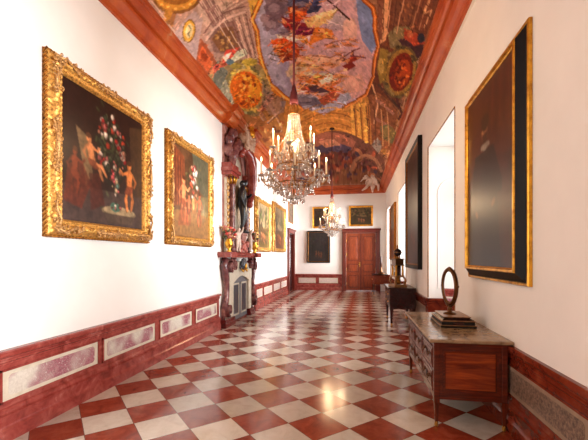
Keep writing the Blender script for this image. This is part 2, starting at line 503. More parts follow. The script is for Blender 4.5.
# ------------------------------------------------------------------ dado of red marble with inlaid panels
DP = [(0,.0),(.07,0),(.07,.118),(.055,.135),(.05,.15),(.05,.222),(.066,.226),(.068,.25),(.05,.256),(.04,.262),(.04,.285),(.03,.30),(.018,.305),(.018,.70),(.026,.706),(.026,.722),(.05,.738),(.05,.752),(.034,.756),(.034,.768),(.066,.785),(.075,.80),(.075,.832),(.055,.842),(0,.845)]
def dado(name, p0, p1, ax, panels, inlay, mat=RED, ps=1.0, border=None):
    """p0, p1 ends along the wall (xy), ax points into the room; panels are (from, to) distances along the run"""
    m = MB(); m.extrude([(p*ps, z) for p, z in DP], p0, p1, ax)
    o = struct(m.build(name, mat))
    d = Vector((p1[0]-p0[0], p1[1]-p0[1])); L = d.length; d = d/L
    q = MB().extrude([(0,0),(.066*ps,0),(.066*ps,.118),(0,.118)], p0, p1, ax)
    q.build('plinth', REDD, o)
    for a, b in panels:
        def rect(mb, s0, s1, z0, z1, e0, e1, ch=0):
            c = ch
            P = [(s0+c,z0),(s1-c,z0),(s1-c*.4,z0+c*.4),(s1,z0+c),(s1,z1-c),(s1-c*.4,z1-c*.4),(s1-c,z1),(s0+c,z1),(s0+c*.4,z1-c*.4),(s0,z1-c),(s0,z0+c),(s0+c*.4,z0+c*.4)] if c else [(s0,z0),(s1,z0),(s1,z1),(s0,z1)]
            n = len(P); vs = []
            for e in (e0, e1):
                vs += [(p0[0]+d.x*s+ax[0]*e, p0[1]+d.y*s+ax[1]*e, z) for s, z in P]
            mb.add(vs, [tuple(range(n)), tuple(range(2*n-1, n-1, -1))] + [(k, n+k, n+(k+1) % n, (k+1) % n) for k in range(n)])
        fr = MB()
        for s0, s1, z0, z1 in ((a-.03, b+.03, .355, .372), (a-.03, b+.03, .645, .662), (a-.03, a-.005, .355, .662), (b+.005, b+.03, .355, .662)):
            rect(fr, s0, s1, z0, z1, .015*ps, .025*ps+.009)
        fr.build('panel_moulding', mat, o)
        pm = MB(); rect(pm, a, b, .372, .645, .015*ps, .025*ps+.0025)
        po = pm.build('panel', border or CREAM, o)
        im = MB(); rect(im, a+.055, b-.055, .41, .607, .015*ps, .025*ps+.0045, .03)
        im.build('inlay', inlay, po)
    return o
near = [(-3.0,-1.8),(-1.62,-.4),(-.22,1.05),(1.42,2.66),(2.80,4.03),(4.15,5.33),(5.5,6.65),(6.84,7.96)]
dado('baseboard_left', (XL, YF), (XL, 8.12), (1,0), [(a-YF, b-YF) for a, b in near], BRECCIA)['label'] = 'red marble dado with inlaid violet panels along the left wall'
far = [(11.35,12.1),(12.32,13.57),(13.82,15.06),(15.28,16.5)]
dado('baseboard_left', (XL, 11.1), (XL, DL[0]-.2), (1,0), [(a-11.1, b-11.1) for a, b in far], BRECCIAP)['label'] = 'red marble dado with pale inlaid panels between chimneypiece and side door'
dado('baseboard_back', (XL, YB), (DB[0]-.2, YB), (0,-1), [(.25,1.15),(1.33,2.3)], BRECCIAP)['label'] = 'red marble dado with two pale panels left of the double door'
ys = YF
for a, b in NICHES:
    L = a-ys
    n = max(1, round(L/1.55)); st = L/n
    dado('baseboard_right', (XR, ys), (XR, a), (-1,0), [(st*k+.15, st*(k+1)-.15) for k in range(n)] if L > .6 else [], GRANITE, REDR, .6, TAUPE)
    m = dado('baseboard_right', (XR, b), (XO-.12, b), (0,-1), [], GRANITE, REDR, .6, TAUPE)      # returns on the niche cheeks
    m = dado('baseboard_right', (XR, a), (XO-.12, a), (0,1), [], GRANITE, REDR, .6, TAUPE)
    ys = b
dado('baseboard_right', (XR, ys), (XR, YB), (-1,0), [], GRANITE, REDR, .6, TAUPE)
for k, o in enumerate([o for o in COL.objects if o.name.startswith('baseboard_right')]): o['label'] = 'red marble dado on the right wall'

# ------------------------------------------------------------------ doors
def door_leaf(w_, h_, hinge_right):
    m = MB().box(0, w_, 0, .045, 0, h_)
    return m
d1 = bpy.data.objects.new('door_1', None); COL.objects.link(d1); d1.location = ((DB[0]+DB[1])/2, YB, 0)
struct(d1, 'tall reddish brown double door in the end wall', 'door')
W2, H2 = (DB[1]-DB[0])/2, DB[2]
m = MB()
for sx in (-1, 1):
    a, b = sorted((sx*W2, sx*(W2+.2)))
    m.box(a, b, -.07, 0, 0, H2+.04); a2, b2 = sorted((sx*(W2+.05), sx*(W2+.15))); m.box(a2, b2, -.09, -.06, .3, H2)
    a3, b3 = sorted((sx*(W2-.01), sx*(W2+.215))); m.box(a3, b3, -.1, 0, 0, .28)
m.box(-W2-.2, W2+.2, -.07, 0, H2, H2+.13)
m.extrude([(0,H2+.13),(.08,H2+.13),(.1,H2+.16),(.14,H2+.19),(.15,H2+.22),(0,H2+.23)], (-W2-.24, 0), (W2+.24, 0), (0,-1))
m.build('door_frame', DOORF, d1)
for sx in (-1, 1):
    a, b = sorted((sx*.004, sx*(W2-.005)))
    lf = MB().box(a, b, .04, .085, .01, H2-.005).build('door_leaf', DOORW, d1)
    for z0, z1 in ((.16,.78),(.96,1.36),(1.54,2.78)):
        q = MB(); x0, x1 = a+.13, b-.13
        for (u0,u1,v0,v1) in ((x0-.02,x1+.02,z0-.02,z0),(x0-.02,x1+.02,z1,z1+.02),(x0-.02,x0,z0,z1),(x1,x1+.02,z0,z1)): q.box(u0,u1,.022,.042,v0,v1)
        q.bbox(x0+.035, x1-.035, .024, .045, z0+.035, z1-.035, .012)
        if z1 > 2: q.bbox(x0+.1, x1-.1, .016, .03, z0+.12, z1-.12, .008)
        q.build('door_panel', DOORW, lf)
        q = MB()
        for (u0,u1,v0,v1) in ((x0-.03,x1+.03,z0-.03,z0-.02),(x0-.03,x1+.03,z1+.02,z1+.03),(x0-.03,x0-.02,z0-.03,z1+.03),(x1+.02,x1+.03,z0-.03,z1+.03),(x0,x1,z0,z0+.035),(x0,x1,z1-.035,z1),(x0,x0+.035,z0,z1),(x1-.035,x1,z0,z1)): q.box(u0,u1,.034,.041,v0,v1)
        q.build('panel_edge', DOORF, lf)
    e = sx*(W2-.03)
    q = MB()
    for z in (.35, 1.1, 1.85, 2.55): q.tube([(e, .03, z-.07), (e, .03, z+.07)], .016, 8)
    q.build('hinges', BRASS, lf)
q = MB().bbox(-.075, -.035, .02, .04, 1.22, 1.46, .006); q.tube([(-.055,.02,1.35), (-.055,-.02,1.35), (-.14,-.03,1.35)], .011, 8)
q.build('door_handle', BRASS, d1)
q = MB().box(-.03, .03, .02, .04, .01, H2-.01); q.build('cover_strip', DOORF, d1)

d2 = bpy.data.objects.new('door_2', None); COL.objects.link(d2); d2.location = (XL, (DL[0]+DL[1])/2, 0); d2.rotation_euler = (0,0,PI/2)
struct(d2, 'dark side door in the left wall near the far end', 'door')
W2, H2 = (DL[1]-DL[0])/2, DL[2]
m = MB()
for sx in (-1, 1):
    a, b = sorted((sx*W2, sx*(W2+.2))); m.box(a, b, -.09, 0, 0, H2+.04)
    a, b = sorted((sx*W2, sx*(W2-.03))); m.box(a, b, -.05, .25, 0, H2)
m.box(-W2-.2, W2+.2, -.09, 0, H2, H2+.12)
m.extrude([(0,H2+.12),(.1,H2+.12),(.15,H2+.18),(.16,H2+.21),(0,H2+.22)], (-W2-.24, 0), (W2+.24, 0), (0,-1))
m.build('door_frame', DOORF, d2)
for sx in (-1, 1):
    a, b = sorted((sx*.004, sx*(W2-.035)))
    lf = MB().box(a, b, .06, .105, .01, H2-.005).build('door_leaf', DARKWV, d2)
    for z0, z1 in ((.16,.85),(1.0,2.72)):
        MB().bbox(a+.1, b-.1, .04, .07, z0, z1, .015).build('door_panel', DARKWV, lf)

# ------------------------------------------------------------------ painted vault
VX0, VX1, VY1 = XL+.25, XR-.30, YB-.26
HALF = (VX1-VX0)/2; CXV = (VX0+VX1)/2
def vault_z(x, y):
    d = np.minimum(np.minimum(x-VX0, VX1-x), VY1-y)
    return 5.33 + 1.2*np.sin(PI/2*np.clip(d/HALF, 0, 1))
_s, _c = math.sin(YAW), math.cos(YAW)
def ray_vault(px, py):
    """where the sight line of photo pixel (px, py) meets the vault: used to measure the fresco's features"""
    t = (px-294)/360; up = (257.5-py)/360
    dx, dy = t*_c - _s, t*_s + _c
    lo, hi = .5, 80.
    def f(D):
        d = min(dx*D-VX0, VX1-dx*D, VY1-dy*D)
        return CAMZ+up*D - (5.33 + 1.2*math.sin(PI/2*min(1, max(0, d/HALF))))
    if up <= 0: up = 1e-3
    for _ in range(36):
        mid = (lo+hi)/2
        if f(mid) < 0: lo = mid
        else: hi = mid
    return dx*lo, dy*lo
# ------------------------------------------------------------------ the fresco on the vault
NX = 300
ya = np.linspace(YF, 4.2, 60)
yb = 1/np.linspace(1/(4.2+2), 1/(VY1+2), 440)-2
YS = np.concatenate([ya[:-1], yb]); NY = len(YS)
XS = np.linspace(VX0, VX1, NX)
def T_world(x, y):
    return (x-VX0)/(VX1-VX0)*(NX-1), float(np.interp(y, YS, np.arange(NY)))
def T_pix(px, py): return T_world(*ray_vault(px, py))
F = Canvas(NX, NY, (140,104,84), T_world)
# ground: painted architecture, warmer towards the far end
F.poly([(VX0,YF),(CXV,YF),(CXV,9.5),(VX0,9.5)], (168,132,116))
F.poly([(CXV,YF),(VX1,YF),(VX1,9.5),(CXV,9.5)], (132,86,60))
F.poly([(VX0,9.2),(VX1,9.2),(VX1,14.2),(VX0,14.2)], (166,112,60))
F.poly([(VX0,13.6),(VX1,13.6),(VX1,VY1),(VX0,VY1)], (120,76,54))
# painted cornices and ribs, both flanks
for x, c in ((.06,(196,150,120)), (.12,(128,84,70)), (.34,(200,164,144)), (.40,(136,96,86)), (.62,(196,156,130)), (.66,(124,84,72))):
    for sx in (0, 1):
        X = VX0+x*1.0 if sx == 0 else VX1-x*1.0
        F.line([(X, YF), (X, 18)], .035, c, .8)
for y in np.arange(-4.6, 18, 1.15):
    F.line([(VX0, y), (VX0+1.0, y)], .07, (204,170,150), .75); F.line([(VX0, y+.09), (VX0+1.0, y+.09)], .05, (108,74,66), .75)
    F.line([(VX1-1.0, y), (VX1, y)], .07, (176,124,88), .75); F.line([(VX1-1.0, y+.09), (VX1, y+.09)], .05, (84,50,36), .75)
F.T = T_pix
P_ = F.poly; E_ = F.ell; L_ = F.line
# --- left flank: pale mauve architecture in perspective
P_([(145,0),(262,0),(256,32),(262,63),(250,75),(225,68),(205,95)], (170,134,120))
P_([(196,0),(232,0),(214,32),(200,22)], (190,158,142)); P_([(200,0),(212,0),(228,28),(216,34)], (150,112,104))
for k in range(6): L_([(202+5*k, 0), (236+4.2*k, 52+k)], .9, (206,176,156) if k % 2 else (120,84,78), .8)
for k in range(5): L_([(214+3*k, 22-4*k), (248+k, 2-3*k)], .8, (206,178,160) if k % 2 else (130,92,84), .8)
E_(176, -6, 26, 20, (126,82,44)); E_(176, -6, 23, 17, (196,134,54)); E_(176, -7, 17, 12, (150,94,40)); E_(176, -8, 12, 8, (206,150,70))
for k in range(16):
    a = k/16*2*PI; E_(176+20*math.cos(a), -6+14.5*math.sin(a), 1.6, 1.2, (230,176,90))
P_([(163,12),(176,14),(172,30),(166,22)], (156,104,66)); E_(168, 14, 4, 7, (190,128,56), ang=20)
P_([(174,33),(194,10),(203,20),(196,62),(186,55)], (178,152,150)); P_([(174,33),(186,55),(196,62),(194,64),(171,37)], (206,180,166))
E_(189, 31, 6.6, 12, (120,84,40), ang=8); E_(189, 31, 5.6, 10.6, (214,162,66), ang=8); E_(189.3, 31, 3.6, 7.6, (226,204,150), ang=8)
L_([(189,25),(191,30),(188,34),(190,38)], 1.1, (120,110,80))
P_([(196,62),(200,38),(206,44),(218,64),(210,78)], (150,78,52)); P_([(198,60),(202,44),(213,64),(208,72)], (196,92,52)); E_(204, 56, 3, 6, (140,56,30), ang=-20)
# fan-shaped fields with brown relief
P_([(209,38),(220,24),(236,20),(244,52),(232,56),(214,52)], (130,96,88)); P_([(212,39),(221,28),(233,26),(240,50),(220,52)], (116,78,54))
for k in range(26): E_(214+random.random()*24, 30+random.random()*20, 1.6, 1.0, random.choice([(170,122,66),(150,104,56),(96,62,44),(186,140,84)]), ang=random.random()*180)
L_([(206,40),(214,28),(226,18),(244,12)], 2.0, (196,160,146)); L_([(204,34),(212,22),(226,12),(248,6)], 1.4, (122,86,80))
for k in range(5): L_([(233+3*k, 22-2*k), (246+2.6*k, 55)], .8, (204,166,146) if k % 2 else (116,78,70), .9)
P_([(248,0),(262,0),(252,20)], (206,160,70))
# --- central sky with its wavy gilded frame
sky = [(261,-40),(261,0),(252,20),(257,32),(259,51),(262,63),(270,84),(284,97),(300,108),(324,115),(346,107),(355,103),(367,95),(374,77),(375,60),(379,46),(375,30),(375,17),(373,8),(364,0),(364,-40)]
P_(sky, (158,146,172))
def band(pts, wd, c):
    L_(pts, wd, c)
    for x, y in pts: E_(x, y, wd/2, wd/2, c, n=8)
left = sky[1:9]; right = sky[10:20]
P_([(330,50),(378,50),(375,62),(374,78),(366,95),(345,104),(322,112),(300,106),(290,80)], (194,144,140))
P_([(284,20),(345,0),(360,0),(368,40),(374,60),(330,78),(290,70)], (190,146,150))
P_([(356,0),(364,0),(373,8),(376,30),(377,44),(372,54),(362,40),(358,20)], (112,122,158))
P_([(262,0),(272,0),(276,40),(281,70),(288,92),(272,80),(262,60),(257,30)], (170,160,180))
P_([(300,106),(322,112),(345,104),(352,98),(345,88),(330,98),(310,104)], (150,146,166))
for cx, cy, rx, ry, c in ((278,6,14,12,(96,72,78)), (272,21,11,10,(134,104,108)), (276,15,9,8,(116,88,96)), (289,34,9,6,(84,66,78)), (284,42,9,9,(190,150,146)), (300,4,14,6,(66,66,92)), (336,22,13,9,(166,142,146)), (350,30,8,14,(210,160,140)), (318,62,26,7,(214,160,124)), (338,86,16,9,(196,150,150)), (300,72,13,9,(196,166,128)), (354,84,12,9,(206,150,130)), (306,100,18,5,(116,112,130)), (288,104,8,4,(120,116,134)), (318,88,16,6,(220,190,160))):
    E_(cx, cy, rx, ry, c, .75, wob=.18, n=26); E_(cx-rx*.15, cy-ry*.2, rx*.7, ry*.6, [min(255, q+18) for q in c], .6, wob=.2)
band(left, 5.2, (120,58,18)); band(left, 3.9, (206,112,34)); band(left, 1.6, (236,160,66))
band(right, 5.2, (104,46,16)); band(right, 3.9, (176,84,30)); band(right, 1.4, (206,120,52))
# --- people and drapery in the sky
def folk(cx, cy, ang, s, robe, skin=(206,130,86), wing=None):
    ca, sa = math.cos(math.radians(ang)), math.sin(math.radians(ang))
    R = lambda x, y: (cx+s*(x*ca-y*sa), cy+s*(x*sa+y*ca))
    if wing:
        P_([R(-1,-1), R(-6,-6), R(-9,-5), R(-4,1)], wing); P_([R(1,-1), R(5,-7), R(8,-7), R(4,0)], [q*.85 for q in wing])
    P_([R(-2,-2), R(3,-2.4), R(8,1), R(12,0), R(7,3.2), R(1,3), R(-3,2)], robe)
    P_([R(1,0), R(6,1), R(10,1), R(5,2.2)], [q*.6 for q in robe]); P_([R(-1,-1.4), R(3,-1.6), R(4,-.4), R(0,0)], [min(255, q*1.35) for q in robe])
    E_(*R(-2.2,-.6), 2.2*s, 1.6*s, skin, ang=ang); E_(*R(-4.6,-1.8), 1.15*s, 1.15*s, [min(255, q*1.08) for q in skin])
    L_([R(-2,-1), R(-4,2), R(-7,2.4)], 1.0*s, skin); L_([R(1,-1.5), R(3,-4), R(6,-5)], 1.0*s, skin)
    L_([R(6,1.5), R(10,3), R(13,2.2)], 1.2*s, skin); E_(*R(-4.9,-2.4), .9*s, .6*s, (70,40,30))
P_([(288,8),(306,2),(312,10),(300,22),(290,22)], (176,60,28)); P_([(294,0),(308,-3),(310,6),(298,8)], (52,54,82)); P_([(308,6),(322,6),(318,12),(306,14)], (46,46,70))
P_([(281,16),(296,22),(310,24),(318,30),(314,36),(302,38),(290,28)], (124,34,44)); P_([(296,26),(312,28),(316,34),(306,36)], (96,26,54))
P_([(304,20),(318,14),(338,9),(332,18),(318,28),(308,28)], (214,166,104)); P_([(318,14),(338,9),(326,16),(312,24)], (238,200,140)); L_([(325,-2),(341,12),(350,20)], 1.8, (66,34,30))
P_([(316,27),(332,30),(334,35),(322,40),(308,46),(312,34)], (206,112,44)); E_(322, 31, 3, 2.4, (226,150,84))
folk(288, 44, 8, 1.5, (190,56,26), wing=(214,196,176)); folk(302, 38, 30, 1.2, (206,120,46)); folk(281, 50, -10, 1.1, (204,90,36))
P_([(270,41),(284,38),(296,43),(300,52),(288,54),(276,50)], (206,74,30)); P_([(280,50),(300,52),(296,60),(284,62),(279,58)], (160,58,30)); P_([(283,36),(292,34),(298,40),(288,40)], (226,206,190))
for k in range(14): E_(272+random.random()*30, 40+random.random()*22, 2.4, 1.3, random.choice([(226,120,52),(120,32,22),(60,40,56),(236,170,100),(170,48,24)]), ang=random.random()*180)
folk(330, 46, -12, .9, (170,110,80)); folk(346, 44, 0, .9, (176,104,76)); L_([(324,46),(334,42),(358,40)], 1.1, (130,74,58)); L_([(312,56),(330,58),(346,52)], 1.1, (150,86,66))
folk(350, 60, -28, 1.1, (140,46,30), wing=(120,54,50)); L_([(341,59),(360,48)], 1.1, (90,34,34)); P_([(342,66),(352,62),(356,66),(348,71)], (124,36,30)); L_([(350,56),(366,58)], 1.5, (110,56,60))
folk(309, 80, 6, 1.3, (214,108,34)); folk(324, 88, -8, 1.4, (206,96,40)); P_([(300,84),(318,86),(330,92),(316,94),(302,90)], (76,50,62)); P_([(310,74),(332,74),(340,82),(322,84)], (206,196,170)); P_([(318,100),(330,92),(342,92),(336,100),(324,106)], (150,66,48))
folk(300, 64, 0, 1.0, (196,140,80)); folk(318, 68, 4, .9, (190,128,84)); folk(300, 76, -5, .9, (190,120,76)); folk(338, 76, -10, .9, (204,140,88))
for k in range(34): E_(296+random.random()*50, 58+random.random()*44, 2.6, 1.0, random.choice([(226,170,110),(170,90,60),(206,150,110),(120,70,60),(226,140,70)]), .8, ang=random.uniform(-40,20))
for x, y, a, s_, c_ in ((296,12,20,1.3,(206,90,40)),(312,4,-30,1.2,(60,60,96)),(286,24,40,1.2,(150,44,40)),(324,34,10,1.1,(214,130,60)),(296,32,-20,1.2,(110,30,60)),(278,46,-30,1.0,(226,110,46)),(292,52,15,1.1,(196,80,36)),(284,58,-10,.9,(120,50,40)),(316,78,-20,1.1,(226,140,70)),(304,88,20,1.1,(150,70,50)),(332,84,-30,1.0,(206,110,60)),(322,98,10,1.0,(160,72,50)),(340,92,-15,.8,(176,110,90)),(306,58,10,.8,(206,150,96)),(328,64,-8,.8,(190,120,80)),(352,40,10,.6,(176,110,84)),(338,54,10,.7,(170,100,70)),(312,66,-5,.8,(226,176,116))):
    folk(x, y, a, s_, c_)
for x0, y0, x1, y1, n in ((282,0,340,40,46),(268,38,304,62,40),(298,72,342,104,56)):
    for k in range(n):
        x, y = random.uniform(x0, x1), random.uniform(y0, y1); u, v = T_pix(x, y); c_ = F.a[min(NY-1, int(v)), min(NX-1, max(0, int(u)))]
        f_ = random.choice((.5,.65,1.3,1.5)); a = random.uniform(-.9, .6); L = random.uniform(2.5, 6)
        L_([(x-L*math.cos(a), y-L*math.sin(a)), (x, y+random.uniform(-1,1)), (x+L*math.cos(a), y+L*math.sin(a))], random.uniform(.5,1.1), c_*f_ + np.array((10,2,-4)), .8)
P_([(296,98),(316,98),(324,106),(318,108),(308,104),(300,104)], (104,96,112)); P_([(316,100),(326,108),(322,112)], (92,88,110))
# --- left medallion with its garland and figures
P_([(206,80),(212,66),(228,58),(246,60),(262,66),(271,84),(270,100),(258,116),(244,120),(228,110),(214,96)], (136,112,76))
E_(246, 90, 21, 25, (108,100,60), ang=-14); E_(246, 90, 18.5, 22, (190,150,70), ang=-14); E_(246, 90, 16, 19, (196,92,26), ang=-14); P_([(240,74),(258,78),(262,96),(250,104),(248,84)], (226,140,40))
for k in range(46): E_(236+random.random()*20, 76+random.random()*28, 2.2, 1.3, random.choice([(150,60,16),(226,130,40),(120,44,14),(240,160,70),(180,80,22)]), ang=random.random()*180)
for k in range(30):
    a = random.random()*2*PI; E_(246+19*math.cos(a), 90+23*math.sin(a), 2.6, 1.8, random.choice([(120,108,74),(156,136,90),(92,80,62),(176,160,110),(206,170,80)]), ang=random.random()*180)
P_([(218,78),(226,80),(232,96),(236,108),(226,104)], (150,144,122)); P_([(212,70),(218,60),(228,72),(220,90),(214,84)], (104,104,92))
folk(222, 64, -32, 1.15, (186,84,66)); folk(214, 70, -60, 1.1, (170,72,60)); P_([(232,54),(246,48),(248,54),(238,60),(230,64)], (206,206,176)); P_([(226,50),(240,47),(230,60),(222,62)], (196,72,56)); P_([(222,56),(232,52),(226,62)], (236,214,190))
E_(230, 62, 4, 3, (90,110,120)); E_(236, 66, 6, 3, (150,130,60)); E_(250, 62, 8, 4, (176,150,60)); E_(264, 74, 4, 6, (176,150,90), ang=-20)
folk(262, 108, -50, 1.0, (146,80,64)); folk(268, 100, -60, 1.0, (150,86,66)); P_([(262,78),(272,96),(284,97),(288,112),(270,116),(262,104)], (150,120,112), .6); P_([(272,88),(283,96),(281,98),(271,91)], (206,120,40))
# --- right flank: darker brown architecture, medallion, garland
P_([(376,-20),(448,-20),(420,54),(398,104),(386,150),(366,98),(374,77),(379,46)], (98,52,36))
P_([(384,-8),(390,-8),(386,40),(380,44)], (206,144,100)); P_([(378,0),(383,0),(382,40),(379,40)], (120,70,52)); P_([(394,-10),(420,-10),(414,26),(392,26)], (104,60,42))
for k in range(22): E_(396+random.random()*20, random.random()*26, 1.6, 1.1, random.choice([(140,84,50),(84,46,36),(160,100,60)]), ang=random.random()*180)
for k in range(4): L_([(418+4*k, -6), (408+3.6*k, 30)], 1.1, (164,108,76) if k % 2 else (80,44,34))
L_([(430,0),(424,14),(432,10),(424,28)], 1.0, (190,134,96))
P_([(388,34),(396,26),(410,27),(414,40),(402,50),(390,48)], (116,96,64)); P_([(398,40),(412,34),(422,38),(424,52),(416,62),(406,50)], (60,34,40)); P_([(404,28),(418,34),(426,44),(414,46),(404,38)], (150,56,34)); E_(410, 34, 3, 4, (176,92,56)); E_(421, 38, 4, 5, (40,36,48))
E_(400, 72, 17, 27, (96,74,44), ang=14); E_(400.5, 72, 14.5, 24, (150,108,48), ang=14); E_(401, 72, 11.5, 20, (110,32,18), ang=14); E_(402.5, 74, 7.5, 15, (160,60,22), ang=14)
for k in range(40): E_(396+random.random()*11, 60+random.random()*27, 1.8, 1.1, random.choice([(196,84,30),(90,26,14),(150,50,20),(214,110,44)]), ang=random.random()*180)
for k in range(30):
    a = random.random()*2*PI; E_(400+15.5*math.cos(a), 72+25*math.sin(a), 2.2, 1.7, random.choice([(104,90,54),(136,112,64),(70,56,38),(150,110,60)]), ang=random.random()*180)
P_([(380,48),(388,50),(386,80),(380,84),(377,70)], (134,104,46)); E_(381, 66, 3, 8, (176,140,70)); L_([(378,84),(392,100),(402,112)], 2.4, (76,50,40)); L_([(396,98),(402,114),(398,120)], 2.4, (80,40,36))
# --- beyond the sky: gilded attic, columns, the dark battle scene above the end wall
P_([(286,100),(302,109),(324,116),(346,108),(366,96),(378,104),(370,150),(300,150),(282,130)], (180,118,56))
for k in range(6): L_([(296, 116+5*k), (362, 112+5.5*k)], 1.3, (206,148,74) if k % 2 else (130,76,40), .8)
for x in (352, 358, 364): L_([(x, 104), (x+3, 150)], 4.2, (206,150,70)); L_([(x+2, 106), (x+5, 150)], 1.3, (120,70,36))
P_([(368,96),(378,92),(398,108),(392,150),(372,150)], (128,76,50)); L_([(372,84),(378,104),(374,124)], 1.6, (214,160,116)); L_([(376,100),(394,114)], 3.0, (166,110,88)); L_([(374,118),(392,128)], 3.0, (150,96,76))
P_([(380,126),(388,124),(398,134),(392,144),(382,138)], (100,94,62)); E_(389, 133, 6, 7, (126,104,62)); E_(377, 146, 4.5, 7, (134,122,116))
P_([(300,146),(372,146),(384,160),(386,180),(300,186),(270,180),(280,150)], (100,62,52))
P_([(306,140),(330,132),(356,142),(352,150),(320,150)], (150,92,74)); P_([(314,148),(352,148),(348,155),(318,154)], (80,66,84)); P_([(318,142),(334,139),(342,146),(326,148)], (190,130,104))
for k in range(90): E_(302+random.random()*76, 150+random.random()*30, 3.2, 1.8, random.choice([(150,72,52),(84,40,40),(176,112,76),(66,52,70),(120,58,46),(70,34,32),(146,96,66)]), .85, ang=random.random()*180)
L_([(350,172),(356,160),(366,155),(376,160),(382,172)], 3.2, (150,104,78)); L_([(353,174),(359,164),(366,159),(374,164),(379,174)], 1.6, (84,50,44))
P_([(226,100),(250,118),(270,150),(276,172),(262,164),(240,130)], (156,86,48)); P_([(240,112),(262,120),(290,140),(296,176),(276,170),(260,140)], (166,104,58))
for k in range(40): E_(250+random.random()*44, 120+random.random()*48, 3, 1.6, random.choice([(196,120,60),(120,66,44),(166,84,44),(206,150,90),(90,56,50)]), .8, ang=random.random()*180)
# --- brushwork: thousands of short strokes that break each colour into lights, darks and warm accents
def strokes(n, x0, x1, y0, y1, s0, s1, seed, al=(.5,.9)):
    r = random.Random(seed)
    for _ in range(n):
        x, y = r.uniform(x0, x1), r.uniform(y0, y1)
        u, v = T_pix(x, y); i, j = int(round(v)), int(round(u))
        if not (1 <= i < NY-1 and 1 <= j < NX-1): continue
        c = F.a[i, j].copy(); k = r.random()
        f = r.uniform(.52, .85) if k < .5 else r.uniform(1.12, 1.45)
        c = c*f + np.array(r.choice([(12,2,-6),(0,0,0),(-6,0,8),(16,8,0),(0,6,-4)]))
        L = r.uniform(s0, s1); w = L*r.uniform(.22, .45); a = r.random()*PI; bend = r.uniform(-.5, .5)*L
        ca, sa = math.cos(a), math.sin(a)
        q = [(-L, 0), (0, w+bend*.5), (L, bend*.2), (0, -w+bend*.5)]
        P_([(x+p*ca-o*sa, y+p*sa+o*ca) for p, o in q], c, r.uniform(*al))
strokes(800, 140, 260, 0, 120, 1.2, 4.0, 3, (.2,.5)); strokes(420, 258, 378, 0, 116, 1.6, 4.6, 4, (.12,.4)); strokes(650, 372, 446, 0, 150, 1.0, 3.4, 5, (.3,.6)); strokes(900, 230, 394, 96, 186, 1.0, 3.2, 6)
q_ = np.pad(F.a, ((1,1),(1,1),(0,0)), 'edge'); F.a = .65*F.a + .35*(q_[1:-1,1:-1]*2 + q_[:-2,1:-1]+q_[2:,1:-1]+q_[1:-1,:-2]+q_[1:-1,2:])/6
strokes(420, 204, 276, 54, 118, 1.0, 2.6, 8); strokes(380, 380, 426, 24, 112, 1.0, 2.4, 9); strokes(300, 268, 345, 0, 62, .9, 2.2, 10)
for k in range(7): L_([(232+3.4*k, 21-2.6*k), (247+2.2*k, 58)], .9, (214,176,156) if k % 2 else (108,70,64), .8)
for k in range(5): L_([(196+4*k, -2), (232+4*k, 50+k)], .9, (214,186,166) if k % 2 else (112,76,70), .75)
L_([(206,41),(214,29),(226,19),(246,12)], 1.8, (206,172,156), .9); L_([(172,35),(193,64),(212,84)], 1.2, (214,186,170), .8); L_([(148,2),(172,34)], 1.2, (120,84,76), .8); L_([(152,1),(175,32)], 1.0, (212,180,160), .8)
for k in range(4): L_([(384+7*k, -6), (383+4.5*k, 34)], 1.0, (196,136,100) if k % 2 else (76,42,34), .8)
for x in (368,374,381,387): L_([(x, 104+(x-368)*.4), (x+2, 146)], 1.1, (206,150,100) if x % 2 else (90,50,36), .8)
for cx, cy, rx, ry in ((276,10,10,9),(273,26,9,8),(284,32,7,5),(303,6,11,5),(306,102,14,4)): E_(cx, cy, rx, ry, (84,66,82), .4, wob=.2, n=24); E_(cx-2, cy-2, rx*.6, ry*.5, (190,164,170), .35, wob=.2)
# light relit edges of the painted stone and the frame
band(left, 1.3, (246,176,84)); band(right, 1.1, (226,136,66))
F.grain(.14, 60, 40, 5, 3); F.grain(.10, 200, 120, 9, 2)
F.a = F.a*(1 + .05*(rng.random((NY, NX))[..., None]-.5))*1.12
XX, YY = np.meshgrid(XS, YS); ZZ = vault_z(XX, YY)
struct(grid_mesh('ceiling', np.stack([XX, YY, ZZ], -1), F.rgba(), FRESCO), 'coved vault frescoed with sky, figures and painted architecture', 'ceiling')
# roof above the vault so that no sky leaks in
struct(MB().box(XL-.3, XO, YF-.3, YB+.3, 6.9, 7.0).build('roof_slab', WALL))
for nm, b_ in (('attic_wall', (XL-.3, XL-.1, YF, YB, 5.45, 6.9)), ('attic_wall', (XR+.1, XO, YF, YB, 5.45, 6.9)), ('attic_wall', (XL-.3, XO, YB+.1, YB+.3, 5.45, 6.9))): struct(MB().box(*b_).build(nm, WALL))
# ================================================================== paintings
# local frame of a picture: x right, z up from the lower edge, y = 0 on the wall, front towards -y
def frame_mesh(w, h, prof, relief=None, n=1):
    """moulding swept round the rectangle; prof: (inset, depth); relief(s, j) adds to the depth"""
    m = MB(); per = []
    nx = max(1, int(w*n)); nz = max(1, int(h*n))
    def ring(a):
        x, z0, z1 = w/2-a, a, h-a; P = []
        for k in range(nx): P.append((-x+2*x*k/nx, z0))
        for k in range(nz): P.append((x, z0+(z1-z0)*k/nz))
        for k in range(nx): P.append((x-2*x*k/nx, z1))
        for k in range(nz): P.append((-x, z1-(z1-z0)*k/nz))
        return P
    N = 2*nx+2*nz; vs = []; fs = []
    for j, (a, d) in enumerate(prof):
        for k, (x, z) in enumerate(ring(a)):
            dd = d + (relief(k, j, N) if relief else 0)
            vs.append((x, -dd, z))
    for j in range(len(prof)-1):
        for k in range(N):
            k2 = (k+1) % N; fs.append((j*N+k, j*N+k2, (j+1)*N+k2, (j+1)*N+k))
    return m.add(vs, fs, bool(relief))
